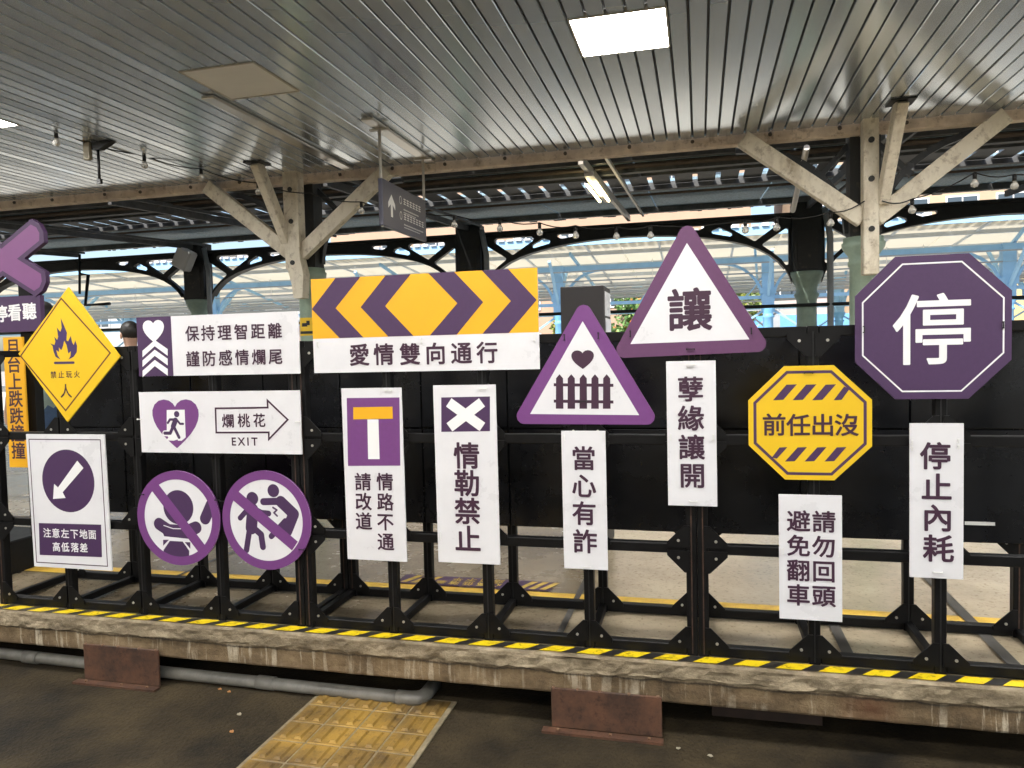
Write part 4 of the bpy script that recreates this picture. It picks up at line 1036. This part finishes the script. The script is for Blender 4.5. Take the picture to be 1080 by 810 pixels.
string_light('string of clear bulbs crossing in front of the hanging sign to the right timber post', [(328, 204, 7.2), (381, 213, 7.2), (431, 220, 7.2), (479, 227, 7.2), (527, 231, 7.2), (569, 235, 7.2), (607, 238, 7.2), (650, 239, 7.2), (686, 238, 7.2), (786, 232, 7.2), (819, 229, 7.2), (876, 224, 7.2), (912, 212, 7.2)])
string_light('string of clear bulbs running right from the right timber post', [(930, 212, 7.2), (962, 210, 7.2), (1028, 182, 7.2), (1070, 184, 7.2), (1140, 176, 7.2)])
t = thing('ceiling_bracket', 'black bracket with a dangling strap under the ceiling at the left', 'bracket', (-5.38, 5.83, 3.5))
a = on_z(105, 150, ZC)
bm = new(); plate(bm, [(a.x-.16, ZC-.004), (a.x+.16, ZC-.004), (a.x+.02, ZC-.07), (a.x-.06, ZC-.07)], a.y-.03, a.y+.03); obj('plate', bm, 'cable', t)
bm = new(); tube(bm, [(a.x-.02, a.y, ZC-.07), (a.x-.02, a.y, ZC-.33)], .012, 8); box(bm, a.x-.04, a.x, a.y-.015, a.y+.015, ZC-.37, ZC-.33); obj('strap', bm, 'cable', t)
a = on_z(92, 150, ZC)
t = tag(obj('tag_box', box(new(), a.x-.035, a.x+.035, a.y-.02, a.y+.02, ZC-.16, ZC-.003, 0, .004), 'leaf_pale'), 'small cream box hanging from the ceiling beside the black bracket', 'box')

# ================================================================== PEOPLE behind the frames at the left
def person(label, x, y, yaw, shirt, trousers, scale=1.0, stride=.18):
    t = thing('person', label, 'person', (x, y, ZT))
    v = {}; edges = []; rads = []
    def add(n, p, r): v[n] = len(rads); rads.append((p, r))
    add('pelvis', (0, 0, .93), (.155, .11)); add('waist', (0, 0, 1.06), (.14, .10)); add('chest', (0, .0, 1.28), (.165, .115)); add('neck0', (0, .01, 1.44), (.075, .07)); add('neck1', (0, .015, 1.52), (.055, .058)); add('head0', (0, .02, 1.58), (.068, .08)); add('head1', (0, .025, 1.66), (.078, .095)); add('head2', (0, .02, 1.73), (.055, .07))
    for s, nm in ((-1, 'l'), (1, 'r')):
        st = stride*s
        add('hip'+nm, (.09*s, 0, .86), (.095, .10)); add('knee'+nm, (.10*s, st*.5-.02*0, .48), (.062, .065)); add('ank'+nm, (.10*s, st-.04, .09), (.045, .048)); add('toe'+nm, (.11*s, st+.12, .045), (.042, .032))
        add('sho'+nm, (.18*s, 0, 1.40), (.062, .062)); add('elb'+nm, (.225*s, -.02-st*.3, 1.12), (.043, .043)); add('wri'+nm, (.225*s, .06-st*.5, .88), (.030, .028)); add('hand'+nm, (.22*s, .08-st*.5, .79), (.036, .020))
    E = [('pelvis', 'waist'), ('waist', 'chest'), ('chest', 'neck0'), ('neck0', 'neck1'), ('neck1', 'head0'), ('head0', 'head1'), ('head1', 'head2')]
    for nm in 'lr': E += [('pelvis', 'hip'+nm), ('hip'+nm, 'knee'+nm), ('knee'+nm, 'ank'+nm), ('ank'+nm, 'toe'+nm), ('chest', 'sho'+nm), ('sho'+nm, 'elb'+nm), ('elb'+nm, 'wri'+nm), ('wri'+nm, 'hand'+nm)]
    me = bpy.data.meshes.new('body'); rz = Matrix.Rotation(yaw, 3, 'Z')
    me.from_pydata([(rz @ Vector(p))*scale + Vector((x, y, ZT)) for p, r in rads], [(v[a], v[b]) for a, b in E], [])
    o = bpy.data.objects.new('body_tmp', me); COL.objects.link(o)
    md = o.modifiers.new('skin', 'SKIN'); o.modifiers.new('sub', 'SUBSURF').levels = 2
    for i, (p, r) in enumerate(rads): me.skin_vertices[0].data[i].radius = (r[0]*scale, r[1]*scale)
    me.skin_vertices[0].data[0].use_root = True
    bpy.context.view_layer.update()
    m2 = bpy.data.meshes.new_from_object(o.evaluated_get(bpy.context.evaluated_depsgraph_get())); bpy.data.objects.remove(o)
    m2.name = 'body'
    for mm in ('skin', shirt, trousers, 'cable'): m2.materials.append(M[mm] if isinstance(mm, str) else mm)
    inv = rz.inverted()
    for p in m2.polygons:
        c = (inv @ (p.center - Vector((x, y, ZT))))/scale; p.use_smooth = True
        arm = abs(c.x) > .17 and c.z < 1.30
        p.material_index = 3 if c.z < .075 else 2 if c.z < .93 and abs(c.x) < .19 else 0 if c.z > 1.455 or (arm and c.z < 1.18) else 1
    b = bpy.data.objects.new('body', m2); COL.objects.link(b); b.parent = t; b.matrix_parent_inverse = Matrix.Translation(-t.location)
    # hair cap, ears, nose
    def W_(p): return (rz @ Vector(p))*scale + Vector((x, y, ZT))
    bm = new(); bmesh.ops.create_icosphere(bm, subdivisions=3, radius=1)
    for vv in bm.verts:
        c = vv.co.copy(); n_ = noise.noise(c*5)*.03
        zz = c.z; yy = c.y
        if zz < (.45 if yy > .45 else -.62 - .6*max(0, .4-yy) + n_*9): c = c*.80
        vv.co = W_((c.x*(.088+n_*.05), .018+c.y*(.108+n_*.05), 1.675+c.z*.10+n_*.1))
    obj('hair', bm, 'hair', t, True)
    for s in (-1, 1):
        bm = new(); bmesh.ops.create_icosphere(bm, subdivisions=2, radius=1)
        for vv in bm.verts: vv.co = W_((s*.085+vv.co.x*.012, .02+vv.co.y*.022, 1.625+vv.co.z*.034))
        obj('ear', bm, 'skin', t, True)
        bm = new(); bmesh.ops.create_icosphere(bm, subdivisions=2, radius=1)
        for vv in bm.verts: vv.co = W_((s*.032+vv.co.x*.013, .107+vv.co.y*.008, 1.64+vv.co.z*.008))
        obj('eye', bm, 'cable', t, True)
    bm = new(); v_ = [bm.verts.new(W_(p)) for p in ((0, .105, 1.645), (-.016, .11, 1.60), (.016, .11, 1.60), (0, .138, 1.605))]
    for f in ((0, 1, 3), (0, 3, 2), (1, 2, 3)): bm.faces.new([v_[k] for k in f])
    obj('nose', bm, 'skin', t)
M['teal_shirt'] = mat('grey_teal_shirt', (.19, .25, .23), .8, var=.12, scale=9); M['jeans'] = mat('blue_jeans', (.045, .085, .16), .85, var=.2, scale=14)
M['navy'] = mat('dark_shirt', (.05, .06, .08), .8, var=.15); M['dark_trousers'] = mat('dark_trousers', (.03, .03, .035), .85, var=.2)
p0 = on_y(50, 420, 4.75)
person('person in a grey green shirt and blue jeans behind the yellow diamond sign', p0.x, 4.75, R(70), 'teal_shirt', 'jeans', .98, .20)
p1 = on_y(138, 352, 5.7)
person('person with short black hair seen over the frame beside the diamond sign', p1.x, 5.7, R(60), 'navy', 'dark_trousers', .91, .05)

a = on_y(1018, 552, 3.46); b = on_y(1050, 552, 3.46)
tag(obj('tape_strip', box(new(), a.x, b.x, 3.464, 3.4675, a.z-.007, a.z+.007), 'zip'), 'short white strip on the black board right of the purple octagon strip', 'strip')
settle()
